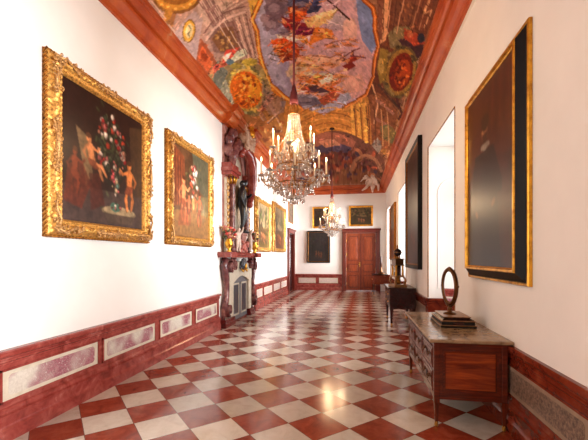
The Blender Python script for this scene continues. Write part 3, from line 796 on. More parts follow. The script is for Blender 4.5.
def foliage(m, pts, y, wd, n, r):
    """carved scrolling leaves crowded along a line of (x, z) points, close to the moulding"""
    for k in range(n):
        t = r.random()*(len(pts)-1); i = int(t); t -= i
        x = pts[i][0]+(pts[i+1][0]-pts[i][0])*t + r.uniform(-wd, wd); z = pts[i][1]+(pts[i+1][1]-pts[i][1])*t + r.uniform(-wd, wd)
        R_ = r.uniform(.012, .028); a0 = r.random()*2*PI; sw = r.choice((-1, 1))*r.uniform(2.4, 4.4); dp = r.uniform(-.012, .014)
        P = []; Q = []
        for q in range(6):
            u = q/5; rr = R_*(1-.55*u); P.append((x+rr*math.cos(a0+sw*u), y-dp-.008*math.sin(PI*u), z+rr*math.sin(a0+sw*u))); Q.append(.0095*(1-.5*u))
        m.tube(P, Q, 5)
        if k % 3 == 0: m.ball((x, y-.008-dp, z), (.013, .011, .013), 6, 5)
CARVED = [(0,0),(0,.035),(.012,.055),(.03,.065),(.036,.075),(.05,.105),(.075,.125),(.1,.125),(.122,.108),(.135,.085),(.142,.082),(.152,.09),(.163,.09),(.17,.078),(.188,.06),(.192,.045)]
def carved_relief(k, j, N):
    s = k*1.0
    if 4 <= j <= 9: return .008*math.sin(s*.62+j*1.3) + .008*math.sin(s*1.57-j*2.3) + .006*math.sin(s*.31*j) - .004
    if j in (11, 12): return .004*math.sin(s*1.6)
    return 0
def gilt_painting(name, w, h, label, group, loc, rz, canvas, seed, s=1.0):
    t = thing(name, label, 'painting', loc, rz, group)
    prof = [(a*s, d) for a, d in CARVED]
    frame_mesh(w, h, prof, carved_relief, 60).build('frame', GILT, t)
    # gadrooned outer edge
    m = MB(); nz = int(h/.05)
    for sx in (-1, 1):
        for k in range(nz):
            z = h*(k+.5)/nz; m.tube([(sx*(w/2-.004), -.004, z-.03), (sx*(w/2+.006), -.03, z), (sx*(w/2-.004), -.06, z+.03)], .011, 5)
    nx = int(w/.05)
    for z0 in (0, h):
        for k in range(nx):
            x = -w/2+w*(k+.5)/nx; zz = z0 + (.004 if z0 == 0 else -.004)
            m.tube([(x-.03, -.004, zz), (x, -.03, zz+(-.01 if z0 == 0 else .01)), (x+.03, -.06, zz)], .011, 5)
    m.build('rope_edge', GILTD, t)
    fw = .072*s; r = random.Random(seed); L = .2*min(w, h)
    for sx in (-1, 1):
        for z0, sz in ((0, 1), (h, -1)):
            m = MB(); cx, cz = sx*(w/2-fw), z0+sz*fw
            foliage(m, [(cx-sx*L, cz), (cx-sx*.1, cz), (cx, cz), (cx, cz+sz*.1), (cx, cz+sz*L)], -.118, .042*s, 62, r)
            m.tube([(cx-sx*L, -.122, cz), (cx-sx*L*.6, -.135, cz+sz*.03*s), (cx-sx*L*.3, -.135, cz-sz*.03*s), (cx, -.13, cz)], [.008,.013,.013,.016], 6)
            m.tube([(cx, -.122, cz+sz*L), (cx+sx*.03*s, -.135, cz+sz*L*.6), (cx-sx*.03*s, -.135, cz+sz*L*.3), (cx, -.13, cz)], [.008,.013,.013,.016], 6)
            m.build('corner_ornament', GILTO, t)
    for (cx, cz) in ((0, fw), (0, h-fw), (-w/2+fw, h/2), (w/2-fw, h/2)):
        m = MB(); hor = cx == 0; L2 = .15*(w if hor else h)
        m.tube([(cx-L2, -.121, cz), (cx, -.126, cz), (cx+L2, -.121, cz)] if hor else [(cx, -.121, cz-L2), (cx, -.126, cz), (cx, -.121, cz+L2)], [.012,.026,.012], 6)
        foliage(m, [(cx-L2, cz), (cx, cz), (cx+L2, cz)] if hor else [(cx, cz-L2), (cx, cz), (cx, cz+L2)], -.118, .04*s, 50, r)
        m.build('centre_ornament', GILTO, t)
    a = .186*s; put_canvas(t, w, h, a, .05, canvas)
    return t
def put_canvas(t, w, h, a, d, cv):
    H_, W_ = cv.h, cv.w
    xs = np.linspace(-w/2+a, w/2-a, W_); zs = np.linspace(h-a, a, H_)
    X, Z = np.meshgrid(xs, zs)
    return grid_mesh('canvas', np.stack([X, np.full_like(X, -d), Z], -1), cv.rgba(), CANVAS, t)
def plain_painting(name, w, h, label, group, loc, rz, canvas, mats, fw=.09, depth=.05, slip=.02):
    t = thing(name, label, 'painting', loc, rz, group)
    frame_mesh(w, h, [(0,0),(0,depth*.8),(.012,depth),(fw*.35,depth),(fw*.5,depth*.7),(fw*.75,depth*.62),(fw*.8,depth*.8),(fw,depth*.75),(fw,depth*.4)]).build('frame', mats[0], t)
    if len(mats) > 1:
        frame_mesh(w-2*fw+.01, h-2*fw+.01, [(0,depth*.4),(0,depth*.9),(slip*.5,depth*.95),(slip,depth*.6),(slip,depth*.3)]).build('inner_slip', mats[1], t)
        for ch in t.children:
            if ch.name.startswith('inner_slip'): ch.location.z = fw-.005
    put_canvas(t, w, h, fw, depth*.5, canvas)
    return t

# ---- picture contents
def figure2d(c, x, y, s, skin, lean=0, flip=1, pose=0):
    """small painted nude built from soft overlapping strokes: shadow, flesh, light"""
    f = flip
    def p(a, b): return (x+s*f*a+lean*b*s, y+s*b)
    def limb(pts, w0, w1, col, al=.9):
        n = 8
        for (a0, b0), (a1, b1) in zip(pts, pts[1:]):
            for k in range(n):
                t = k/n; q = p(a0+(a1-a0)*t, b0+(b1-b0)*t); w = w0+(w1-w0)*t
                c.ell(q[0], q[1], w*s, w*s, col, al, n=9)
    dk = [q*.55 for q in skin]; md = [q*.82 for q in skin]; lt = [min(255, q*1.08) for q in skin]
    legs = ([(-.05,.1),(-.12,.34),(-.06,.58)], [(.06,.1),(.13,.33),(.07,.6)]) if pose == 0 else ([(-.05,.1),(.2,.2),(.26,.46)], [(.04,.1),(.3,.12),(.44,.34)])
    for l in legs: limb([(u+.025, v+.01) for u, v in l], .062, .036, dk, .6)
    limb(legs[0], .056, .03, md); limb(legs[1], .058, .032, skin); limb([(u-.015, v) for u, v in legs[1]], .022, .012, lt, .6)
    limb([(-.1,-.25),(-.24,-.1),(-.17,.04)], .042, .026, md)
    for (u, v, r, q, al) in ((.02,-.22,.125,dk,.7),(.03,-.1,.115,dk,.7),(.02,.04,.12,dk,.7),(0,-.22,.115,skin,.95),(0,-.1,.1,skin,.95),(-.01,.04,.11,skin,.95),(-.03,-.23,.06,lt,.7),(-.03,.03,.055,lt,.6)):
        o = p(u, v); c.ell(o[0], o[1], r*s, r*s*1.05, q, al, n=14)
    limb([(.1,-.25),(.25,-.2),(.36,-.3)], .042, .024, skin)
    o = p(.01,-.42); c.ell(o[0], o[1], .085*s, .1*s, md); o = p(-.015,-.43); c.ell(o[0], o[1], .06*s, .075*s, lt, .8); o = p(.015,-.485); c.ell(o[0], o[1], .09*s, .06*s, (84,46,26))
    c.poly([p(-.14,.02), p(.1,.03), p(.2,.2), p(.02,.24), p(-.12,.14)], (120,52,32), .75)
def soften(c, k=1):
    for _ in range(k):
        q = np.pad(c.a, ((1,1),(1,1),(0,0)), 'edge')
        c.a = (q[1:-1,1:-1]*2 + q[:-2,1:-1]+q[2:,1:-1]+q[1:-1,:-2]+q[1:-1,2:])/6
def flowers(c, cx, cy, rx, ry, n, pal, sz):
    for k in range(n):
        a = random.random()*2*PI; r = math.sqrt(random.random())
        x, y = cx+rx*r*math.cos(a), cy+ry*r*math.sin(a); s = sz*random.uniform(.5, 1.25); col = random.choice(pal)
        c.ell(x, y, s, s*.95, [q*.62 for q in col], wob=.25, n=10); c.ell(x-s*.1, y-s*.12, s*.72, s*.68, col, wob=.25, n=10)
        c.ell(x-s*.2, y-s*.22, s*.32, s*.3, [min(255, q*1.22+8) for q in col], n=8)
PAL1 = [(150,30,26),(190,166,150),(160,84,76),(160,50,30),(206,186,166),(110,20,24),(170,110,86),(60,66,46),(50,46,36)]
random.seed(21)
c = Canvas(150, 156, (44,22,16)); c.a *= (.75+.6*fnoise(156,150,4,4,3))[..., None]
c.poly([(.0,.0),(1,0),(1,.5),(0,.4)], (38,18,16), .5); c.poly([(0,.74),(1,.7),(1,1),(0,1)], (84,66,60), .75)
c.poly([(.14,.3),(.3,.36),(.32,.66),(.24,.68)], (140,112,76), .8); c.poly([(.8,.1),(1,.05),(1,.7),(.84,.72)], (84,60,36), .7);
c.ell(.56,.4,.2,.28,(30,26,18),.8)
for k in range(60): c.ell(.55+random.gauss(0,.12), .42+random.gauss(0,.17), .03, .012, random.choice([(60,66,40),(44,52,34),(90,90,60)]), ang=random.random()*180)
flowers(c, .56, .36, .18, .27, 84, PAL1, .027); flowers(c, .6, .62, .05, .14, 16, [(200,180,160),(90,120,110),(214,90,90),(190,160,120)], .022)
c.poly([(.2,.54),(.06,.6),(.02,.86),(.2,.9),(.3,.7)], (104,40,24), .75); c.poly([(.28,.62),(.4,.6),(.46,.84),(.3,.9)], (84,30,20), .7)
c.ell(.66,.88,.24,.05,(126,104,74)); c.ell(.66,.87,.22,.04,(170,146,108)); c.poly([(.45,.9),(.88,.9),(.84,.97),(.5,.97)], (90,70,56))
figure2d(c, .31, .5, .34, (204,128,78), .25, 1, 1); figure2d(c, .8, .62, .4, (226,132,66), 0, -1); figure2d(c, .13, .62, .3, (120,52,30), 0, 1)
c.ell(.6,.84,.07,.04,(70,110,90)); flowers(c, .6, .84, .07, .03, 8, PAL1, .016)
soften(c, 1); c.grain(.3, 30, 30, 4); c.a *= .92; FLOWERS_A = c
c = Canvas(120, 130, (92,62,40)); c.a *= (.7+.6*fnoise(130,120,4,4,8))[..., None]
c.poly([(0,0),(.3,.1),(.34,.6),(0,.7)], (130,66,40), .8); c.poly([(.5,0),(1,0),(1,.5),(.62,.4)], (84,90,72), .8); c.poly([(0,.72),(1,.66),(1,1),(0,1)], (150,106,60), .8); c.poly([(.62,.5),(1,.45),(1,.72),(.66,.7)], (124,118,84), .7)
for k in range(6): c.line([(.08+.03*k,.05+.02*k),(.1+.03*k,.66)], .012, (176,90,50) if k % 2 else (84,40,26), .8)
for k in range(40): c.ell(.56+random.gauss(0,.1), .36+random.gauss(0,.13), .035, .014, random.choice([(60,66,40),(110,96,60)]), ang=random.random()*180)
flowers(c, .56, .34, .12, .2, 34, [(226,200,180),(200,90,60),(160,60,50),(236,220,200),(190,130,100)], .036)
c.ell(.56,.62,.08,.1,(150,96,54)); c.ell(.54,.6,.04,.07,(206,150,90))
figure2d(c, .28, .56, .46, (226,140,90), 0, 1); figure2d(c, .42, .66, .34, (206,110,70), 0, -1); figure2d(c, .72, .64, .38, (190,96,60), 0, -1); c.poly([(.2,.66),(.36,.68),(.42,.86),(.14,.88)], (150,64,40), .5)
soften(c, 1); c.grain(.28, 26, 24, 5); FLOWERS_B = c
def landscape(seed, sky, land, tree, w=90, h=90, bright=1.0):
    random.seed(seed); c = Canvas(w, h, sky); c.a *= (.75+.5*fnoise(h,w,4,4,seed))[..., None]
    c.poly([(0,.55),(.3,.48),(.6,.56),(1,.5),(1,1),(0,1)], land)
    for k in range(4): c.poly([(0,.6+.1*k),(.4,.56+.1*k),(1,.64+.1*k),(1,1),(0,1)], [q*random.uniform(.75,1.1) for q in land], .6)
    for k in range(60): c.ell(random.gauss(.25 if k % 2 else .8, .12), random.gauss(.34, .14), .06, .035, [q*random.uniform(.7,1.3) for q in tree], .8, ang=random.random()*180)
    c.line([(.22,.4),(.2,.8)], .03, [q*.6 for q in tree]); c.line([(.82,.4),(.85,.78)], .03, [q*.6 for q in tree])
    for k in range(3): figure2d(c, .4+.12*k, .72+.03*k, .22, (196*bright,120*bright,76*bright), 0, 1 if k % 2 else -1)
    soften(c, 1); c.grain(.25, 20, 20, seed+1); return c
# ---- left wall
LW = PI/2
def on_left(y0, y1, z0): return (XL, (y0+y1)/2, z0)
GA = 'gilt framed paintings on the left wall'
gilt_painting('framed_painting', 1.88, 1.96, 'large gilt framed flower painting with nude figures, nearest on the left wall', GA, on_left(3.25,5.13,1.93), LW, FLOWERS_A, 1)
gilt_painting('framed_painting', 1.88, 1.96, 'gilt framed painting in warm browns, second on left wall before the chimneypiece', GA, on_left(5.68,7.56,1.94), LW, FLOWERS_B, 40, .8)
gilt_painting('framed_painting', 1.95, 1.78, 'gilt framed painting just beyond the tall marble chimneypiece', GA, on_left(11.12,13.07,1.9), LW, landscape(5, (150,130,96), (96,70,40), (70,66,40), 70, 70), 80, .75)
gilt_painting('framed_painting', 2.3, 1.95, 'gilt framed painting on left wall last before the dark side door', GA, on_left(13.6,15.9,1.93), LW, landscape(9, (130,110,80), (90,64,40), (64,60,40), 70, 70), 120, .75)
plain_painting('framed_painting', 1.3, 1.0, 'small brown painting in thin gilt frame hanging above the dark side door', GA, (XL, 17.65, 3.4), LW, landscape(31, (110,84,60), (80,54,34), (60,50,34), 40, 40, .7), (GILTD,), .08)
# ---- end wall
GB = 'dark paintings on the end wall'
plain_painting('framed_painting', .92, 1.1, 'small dark painting in gilt frame hanging high left, above the black framed picture', GB, (-1.78, YB, 3.23), 0, landscape(12, (66,48,36), (52,34,24), (40,30,22), 50, 50, .6), (GILTS,), .085)
plain_painting('framed_painting', 1.22, 1.67, 'upright dark still life in black frame, low on end wall beside the double door', GB, (-1.93, YB, 1.42), 0, landscape(14, (40,34,34), (34,28,28), (30,26,26), 50, 60, .5), (BLACKF, GILTD), .07, .05, .02)
plain_painting('framed_painting', 1.2, 1.04, 'wide dark landscape in gilt frame hanging over the double door', GB, (.25, YB, 3.3), 0, landscape(16, (84,64,40), (52,38,24), (44,36,22), 60, 50, .7), (GILTS,), .085)
# ---- right wall
RW = -PI/2
random.seed(33)
c = Canvas(110, 170, (74,34,22)); c.a *= (.7+.6*fnoise(170,110,4,3,31))[..., None]
c.poly([(0,0),(1,0),(1,.45),(0,.4)], (96,40,24), .6)
for k in range(7): c.line([(.55+.07*k,.0),(.5+.08*k,.3)], .03, (120,50,28) if k % 2 else (60,24,16), .5)
c.poly([(.2,.36),(.62,.36),(.78,.55),(.8,1),(.05,1),(.08,.56)], (26,20,20)); c.poly([(.26,.4),(.42,.42),(.36,1),(.14,1)], (38,28,26), .8)
c.ell(.43,.25,.075,.062,(150,96,64)); c.ell(.415,.24,.045,.042,(184,126,86)); c.ell(.44,.2,.09,.045,(36,22,16)); c.poly([(.38,.265),(.49,.265),(.48,.31),(.43,.325),(.38,.31)], (62,36,24)); c.ell(.405,.243,.01,.006,(40,20,14)); c.ell(.455,.243,.01,.006,(40,20,14)); c.ell(.43,.262,.012,.012,(120,70,46))
c.poly([(.35,.315),(.52,.315),(.55,.34),(.44,.36),(.33,.34)], (160,148,132)); c.ell(.24,.7,.045,.02,(120,74,50), ang=20); c.ell(.62,.66,.045,.02,(112,66,44), ang=-20)
c.poly([(.7,.62),(1,.6),(1,1),(.76,1)], (70,30,22), .8); soften(c, 2); c.grain(.2, 30, 20, 7); c.a *= .78; PORTRAIT = c
t = thing('framed_portrait', 'large dark portrait in black and gold frame on right wall above the marble topped commode', 'painting', (XR, 4.25, 1.445), RW, 'large paintings on the right wall')
w_, h_ = 1.69, 2.33
frame_mesh(w_, h_, [(0,0),(0,.03),(.008,.038),(.022,.038),(.03,.028)]).build('outer_gilt_edge', GILTS, t)
frame_mesh(w_-.056, h_-.056, [(0,.02),(.0,.03),(.02,.04),(.06,.075),(.09,.1)]).build('black_moulding', BLACKF, t).location.z = .028
frame_mesh(w_-.226, h_-.226, [(0,.09),(0,.106),(.008,.112),(.026,.11),(.034,.095),(.045,.085),(.045,.07)]).build('inner_gilt_frame', GILTS, t).location.z = .113
put_canvas(t, w_, h_, .155, .078, PORTRAIT)
random.seed(44)
c = landscape(20, (60,48,42), (44,34,30), (36,30,26), 60, 80, .4)
t = thing('framed_painting', 'tall dark painting in thick black frame on right wall between the first two window niches', 'painting', (XR, 9.72, 1.42), RW, 'large paintings on the right wall')
w_, h_ = 2.16, 3.1
frame_mesh(w_, h_, [(0,0),(0,.09),(.01,.1),(.05,.1),(.09,.075),(.1,.06)]).build('frame', BLACKF, t)
frame_mesh(w_-.19, h_-.19, [(0,.06),(0,.078),(.015,.08),(.03,.06),(.03,.05)]).build('inner_slip', GILTD, t).location.z = .095
put_canvas(t, w_, h_, .12, .055, c)
plain_painting('framed_painting', 2.0, 2.2, 'narrow looking brown painting in old gilt frame far down right wall beside the third niche', 'large paintings on the right wall', (XR, 15.0, 1.6), RW, landscape(24, (110,74,44), (84,52,32), (66,46,30), 60, 60, .7), (GILTD,), .12, .09)
# ================================================================== furniture on the right
def drawer_pull(m, x, y, z, s=1):
    m.ball((x-.03*s, y-.006, z), (.011*s,.01,.011*s), 8, 5); m.ball((x+.03*s, y-.006, z), (.011*s,.01,.011*s), 8, 5)
    m.tube([(x-.03*s, y-.012, z), (x-.026*s, y-.018, z-.026*s), (x, y-.02, z-.036*s), (x+.026*s, y-.018, z-.026*s), (x+.03*s, y-.012, z)], .0045*s, 6)
def commode(name, label, loc, w, d, z0, z1, top, cm, cmv, tm, cols=3, rows=2, fancy=True, group=None, p=.055):
    """x along the front, front faces -y, back at y = 0"""
    t = thing(name, label, 'chest of drawers', loc, -PI/2, group)
    hw = w/2
    m = MB()
    m.box(-hw+.012, hw-.012, -d+.014, -.005, z0+.01, z1)
    for sx in (-1, 1):
        for y0, y1 in ((-d, -d+p), (-p, 0)):
            a, b = sorted((sx*hw, sx*(hw-p))); m.bbox(a, b, y0, y1, z0, z1, .005)
    for z in (z0, z1-.05): m.box(-hw+p, hw-p, -d+.003, -d+.02, z, z+.05)
    for k in range(1, rows):
        z = z0+.05+(z1-z0-.1)*k/rows; m.box(-hw+p, hw-p, -d+.003, -d+.02, z-.012, z+.012)
    for sx in (-1, 1):
        a, b = sorted((sx*(hw-.003), sx*(hw-.02)))
        for z in (z0, z1-.055): m.box(a, b, -d+p, -p, z, z+.055)
    m.build('carcass', cm, t)
    for sx in (-1, 1):                                                # framed side panels
        q = MB(); a, b = -d+p+.05, -p-.05; v0, v1 = z0+.1, z1-.1
        fr = [(a-.02,b+.02,v0-.02,v0),(a-.02,b+.02,v1,v1+.02),(a-.02,a,v0,v1),(b,b+.02,v0,v1)]
        x0, x1 = sorted((sx*(hw-.013), sx*(hw+.008)))
        for y0, y1, u0, u1 in fr: q.box(x0, x1, y0, y1, u0, u1)
        po = q.build('side_moulding', cm, t)
        x0, x1 = sorted((sx*(hw-.013), sx*(hw-.005))); MB().bbox(x0, x1, a+.005, b-.005, v0+.005, v1-.005, .003).build('side_panel', MAHOGP if fancy else cm, t)
    cw = (w-2*p)/cols
    for r in range(rows):
        for k in range(cols):
            x0 = -hw+p+cw*k+.008; x1 = x0+cw-.016; zb = z0+.058+(z1-z0-.1)*r/rows; zt = zb+(z1-z0-.1)/rows-.026
            q = MB().bbox(x0, x1, -d-.006, -d+.015, zb, zt, .005)
            if fancy:
                for (u0,u1,v0,v1) in ((x0+.03,x1-.03,zb+.03,zb+.038),(x0+.03,x1-.03,zt-.038,zt-.03),(x0+.03,x0+.038,zb+.03,zt-.03),(x1-.038,x1-.03,zb+.03,zt-.03)): q.box(u0,u1,-d-.01,-d,v0,v1)
            dr = q.build('drawer', cm, t)
            if fancy:
                q = MB(); cx = (x0+x1)/2; zc = (zb+zt)/2
                q.bbox(cx-.022, cx+.022, -d-.011, -d-.004, zc-.03, zc+.03, .003); q.build('keyhole_plate', BLACKF, dr)
                for hx in (-.12, .12):
                    q = MB(); drawer_pull(q, cx+hx, -d-.008, zc+.015); q.build('handle', BRONZE, dr)
            else:
                q = MB().ball(((x0+x1)/2, -d-.02, (zb+zt)/2), .016, 8, 6); q.build('knob', BRASS, dr)
    for sx in (-1, 1):
        for sy in (-d+p/2, -p/2):
            q = MB(); cx = sx*(hw-p/2); s = .5*p
            vs = []
            for z, r in ((z0, s), (z0-.035, s), (z0-.05, s*.8), (.045, s*.5), (.0, s*.45)):
                vs += [(cx-r, sy-r, z), (cx+r, sy-r, z), (cx+r, sy+r, z), (cx-r, sy+r, z)]
            fs = [(3,2,1,0), (16,17,18,19)] + [(4*j+k, 4*j+(k+1) % 4, 4*j+4+(k+1) % 4, 4*j+4+k) for j in range(4) for k in range(4)]
            lg = q.add(vs, fs).build('leg', cmv, t)
            MB().lathe([(s*.62,.001),(s*.7,.01),(s*.6,.045),(s*.55,.05)], 10, Tm(cx, sy, 0)).build('brass_foot', BRASS, lg)
    q = MB().bbox(-hw-.05, hw+.05, -d-.05, .038 if fancy else 0, z1, top, .008); q.build('marble_top' if fancy else 'top', tm, t)
    return t
GF = 'chests along the right wall'
Yc = lambda a, b: (XR-.035, (a+b)/2, 0)
commode('commode', 'mahogany commode with veined marble top and brass drawer handles, nearest on the right', (XR-.043, 4.68, 0), 1.76, .685, .28, .855, .89, MAHOG, MAHOGV, TOPM, 3, 2, True, GF)
commode('commode', 'dark brown chest on legs carrying the tall bronze clock, before the second window niche', (XR-.045, 9.92, 0), 1.3, .62, .42, .905, .945, DARKW, DARKWV, DARKW, 2, 2, False, GF, .085)
commode('commode', 'farthest dark red chest on thin legs carrying a candlestick, by the double door', (XR-.08, 17.0, 0), 1.2, .66, .50, .91, .945, MAHOGX, DARKWV, DARKW, 2, 1, False, GF)

# ---- toilet mirror on its stepped box
bz = .8905
t = thing('toilet_mirror_box', 'low stepped dark box with gilt edges under the oval mirror on the marble top', 'box', (1.16, 4.68, bz))
m = MB()
def step(m, x, y, z0, z1, b=.004): m.bbox(-x, x, -y, y, z0, z1, b)
q = MB(); step(q, .195, .30, 0, .022); step(q, .18, .285, .03, .07); q.build('body', BLACKF, t)
q = MB(); step(q, .2, .305, .022, .03, .002); step(q, .186, .29, .07, .08, .003); step(q, .15, .25, .112, .12, .002); q.build('gilt_edge', BRONZEG, t)
q = MB(); step(q, .172, .275, .08, .092); step(q, .155, .258, .092, .1); step(q, .14, .24, .1, .112); q.build('stepped_top', DARKW, t)
q = MB().box(-.06, .06, -.2885, -.282, .035, .064); q.build('drawer_front', DARKW, t)
mz = bz+.1205; 
mt = thing('toilet_mirror', 'small oval tilting mirror in dark bronze frame standing on the stepped box', 'mirror', (1.13, 4.66, mz), math.radians(-63))
m = MB().lathe([(.075,0),(.078,.008),(.06,.018),(.035,.026),(.02,.04),(.026,.055),(.03,.07),(.018,.085),(.016,.1)], 16); m.build('base', BRONZE, mt)
m = MB()
for sx in (-1, 1):
    m.tube([(0,0,.085), (sx*.05,0,.11), (sx*.09,0,.16), (sx*.118,0,.25), (sx*.134,0,.335)], [.013,.012,.011,.01,.009], 8); m.ball((sx*.136,0,.34), .016, 8, 6)
m.build('yoke', BRONZE, mt)
ov = [(.098*math.cos(a), .185*math.sin(a)) for a in np.linspace(0, 2*PI, 41)[:-1]]
m = MB(); R = len(ov); vs = []; fs = []
for s_, y in ((1.16,.03),(1.3,-.002),(1.2,-.03),(1.04,-.026),(.96,-.006)):
    vs += [(x*s_, y, z*s_) for x, z in ov]
for j in range(4): fs += [(j*R+k, j*R+(k+1) % R, (j+1)*R+(k+1) % R, (j+1)*R+k) for k in range(R)]
fs.append(tuple(range(R)))
m.add(vs, fs, True); m.ball((0,-.004,.222), (.022,.014,.02), 8, 6)
fr = m.build('oval_frame', BRONZE, mt); fr.location.z = .335; fr.rotation_euler.x = math.radians(1)
g = MB().prism([(x*.98, z*.98) for x, z in ov], -.011, -.007).build('mirror_glass', MIRROR, fr)

# ---- tall ornate clock on the second chest
cz = .9455
k = thing('ornate_clock', 'tall bronze pedestal clock with dark globe and finial standing on the dark chest', 'clock', (1.07, 9.72, cz), -PI/2+.25)
m = MB()
m.bbox(-.24,.24,-.17,.17,.0,.035,.006); m.bbox(-.215,.215,-.15,.15,.035,.06,.005); m.build('base', BRONZEG, k)
for sx in (-1, 1):                                                    # scrolled feet
    for sy in (-1, 1):
        m = MB().tube([(sx*.13, sy*.09, .27), (sx*.2, sy*.12, .21), (sx*.21, sy*.13, .13), (sx*.16, sy*.1, .09), (sx*.19, sy*.12, .062)], [.02,.026,.028,.024,.026], 8); m.ball((sx*.21, sy*.13, .15), .034, 8, 6); m.build('scroll_foot', BRONZEG, k)
m = MB().lathe([(.05,.06),(.09,.07),(.1,.11),(.07,.16),(.05,.2),(.08,.235),(.09,.25)], 14); m.build('urn_foot', GILTD, k)
m = MB().bbox(-.17,.17,-.12,.12,.25,.285,.006); m.build('plinth', BRONZEG, k)
for sx in (-1, 1):
    for sy in (-1, 1): MB().lathe([(.03,.285),(.034,.3),(.026,.31),(.022,.52),(.03,.53),(.034,.545)], 10, Tm(sx*.13, sy*.085, 0)).build('column', GILTS, k)
m = MB().bbox(-.085,.085,-.06,.06,.285,.545,.008); m.build('clock_case', DARKW, k)
M_ = Tm(0,-.064,.44) @ Rm(90,'X')
d = MB().lathe([(.07,0),(.074,.008),(.066,.012)], 20, M_).build('bezel', GILTS, k)
MB().lathe([(.06,.006),(.06,.0135)], 20, M_).build('dial', WHITEP, d)
q = MB(); q.box(-.003,.003,-.082,-.079,.44,.485); q.box(-.003,.03,-.083,-.079,.437,.443); q.build('hands', BLACKF, d)
m = MB().bbox(-.17,.17,-.12,.12,.545,.575,.006); m.bbox(-.15,.15,-.105,.105,.575,.70,.01); m.bbox(-.175,.175,-.125,.125,.70,.725,.006); m.build('attic_block', BRONZE, k)
for sx in (-1, 1): MB().lathe([(.018,.725),(.03,.745),(.012,.775),(.02,.79),(.0,.815)], 10, Tm(sx*.135,0,0)).build('finial', GILTD, k)
m = MB().lathe([(.05,.725),(.03,.75),(.022,.775),(.03,.79)], 12); m.build('globe_stem', GILTD, k)
m = MB().ball((0,0,.885), .098, 20, 14); g = m.build('globe', GLOBE, k)
ring = MB().tube([(.104*math.cos(a), .104*math.sin(a), .885) for a in np.linspace(0, 2*PI, 25)], .009, 6); ring.build('globe_band', GILTD, g)
m = MB().lathe([(.02,.978),(.03,.99),(.012,1.01),(.026,1.035),(.02,1.06),(.004,1.09)], 12); m.build('top_finial', GILTD, k)

# ---- candlestick on the far chest
t = thing('candlestick', 'dark slim candlestick with wide foot on the farthest chest', 'candlestick', (1.12, 16.75, .9455))
MB().lathe([(.17,0),(.17,.03),(.13,.06),(.07,.09),(.045,.12),(.06,.15),(.035,.19),(.032,.34),(.05,.37),(.07,.385),(.07,.39)], 16).build('stick', BRONZE, t)
MB().lathe([(.036,.391),(.034,.8),(.022,.81)], 10).build('candle', m_plain('dark_candle', (60,26,22), .5), t)
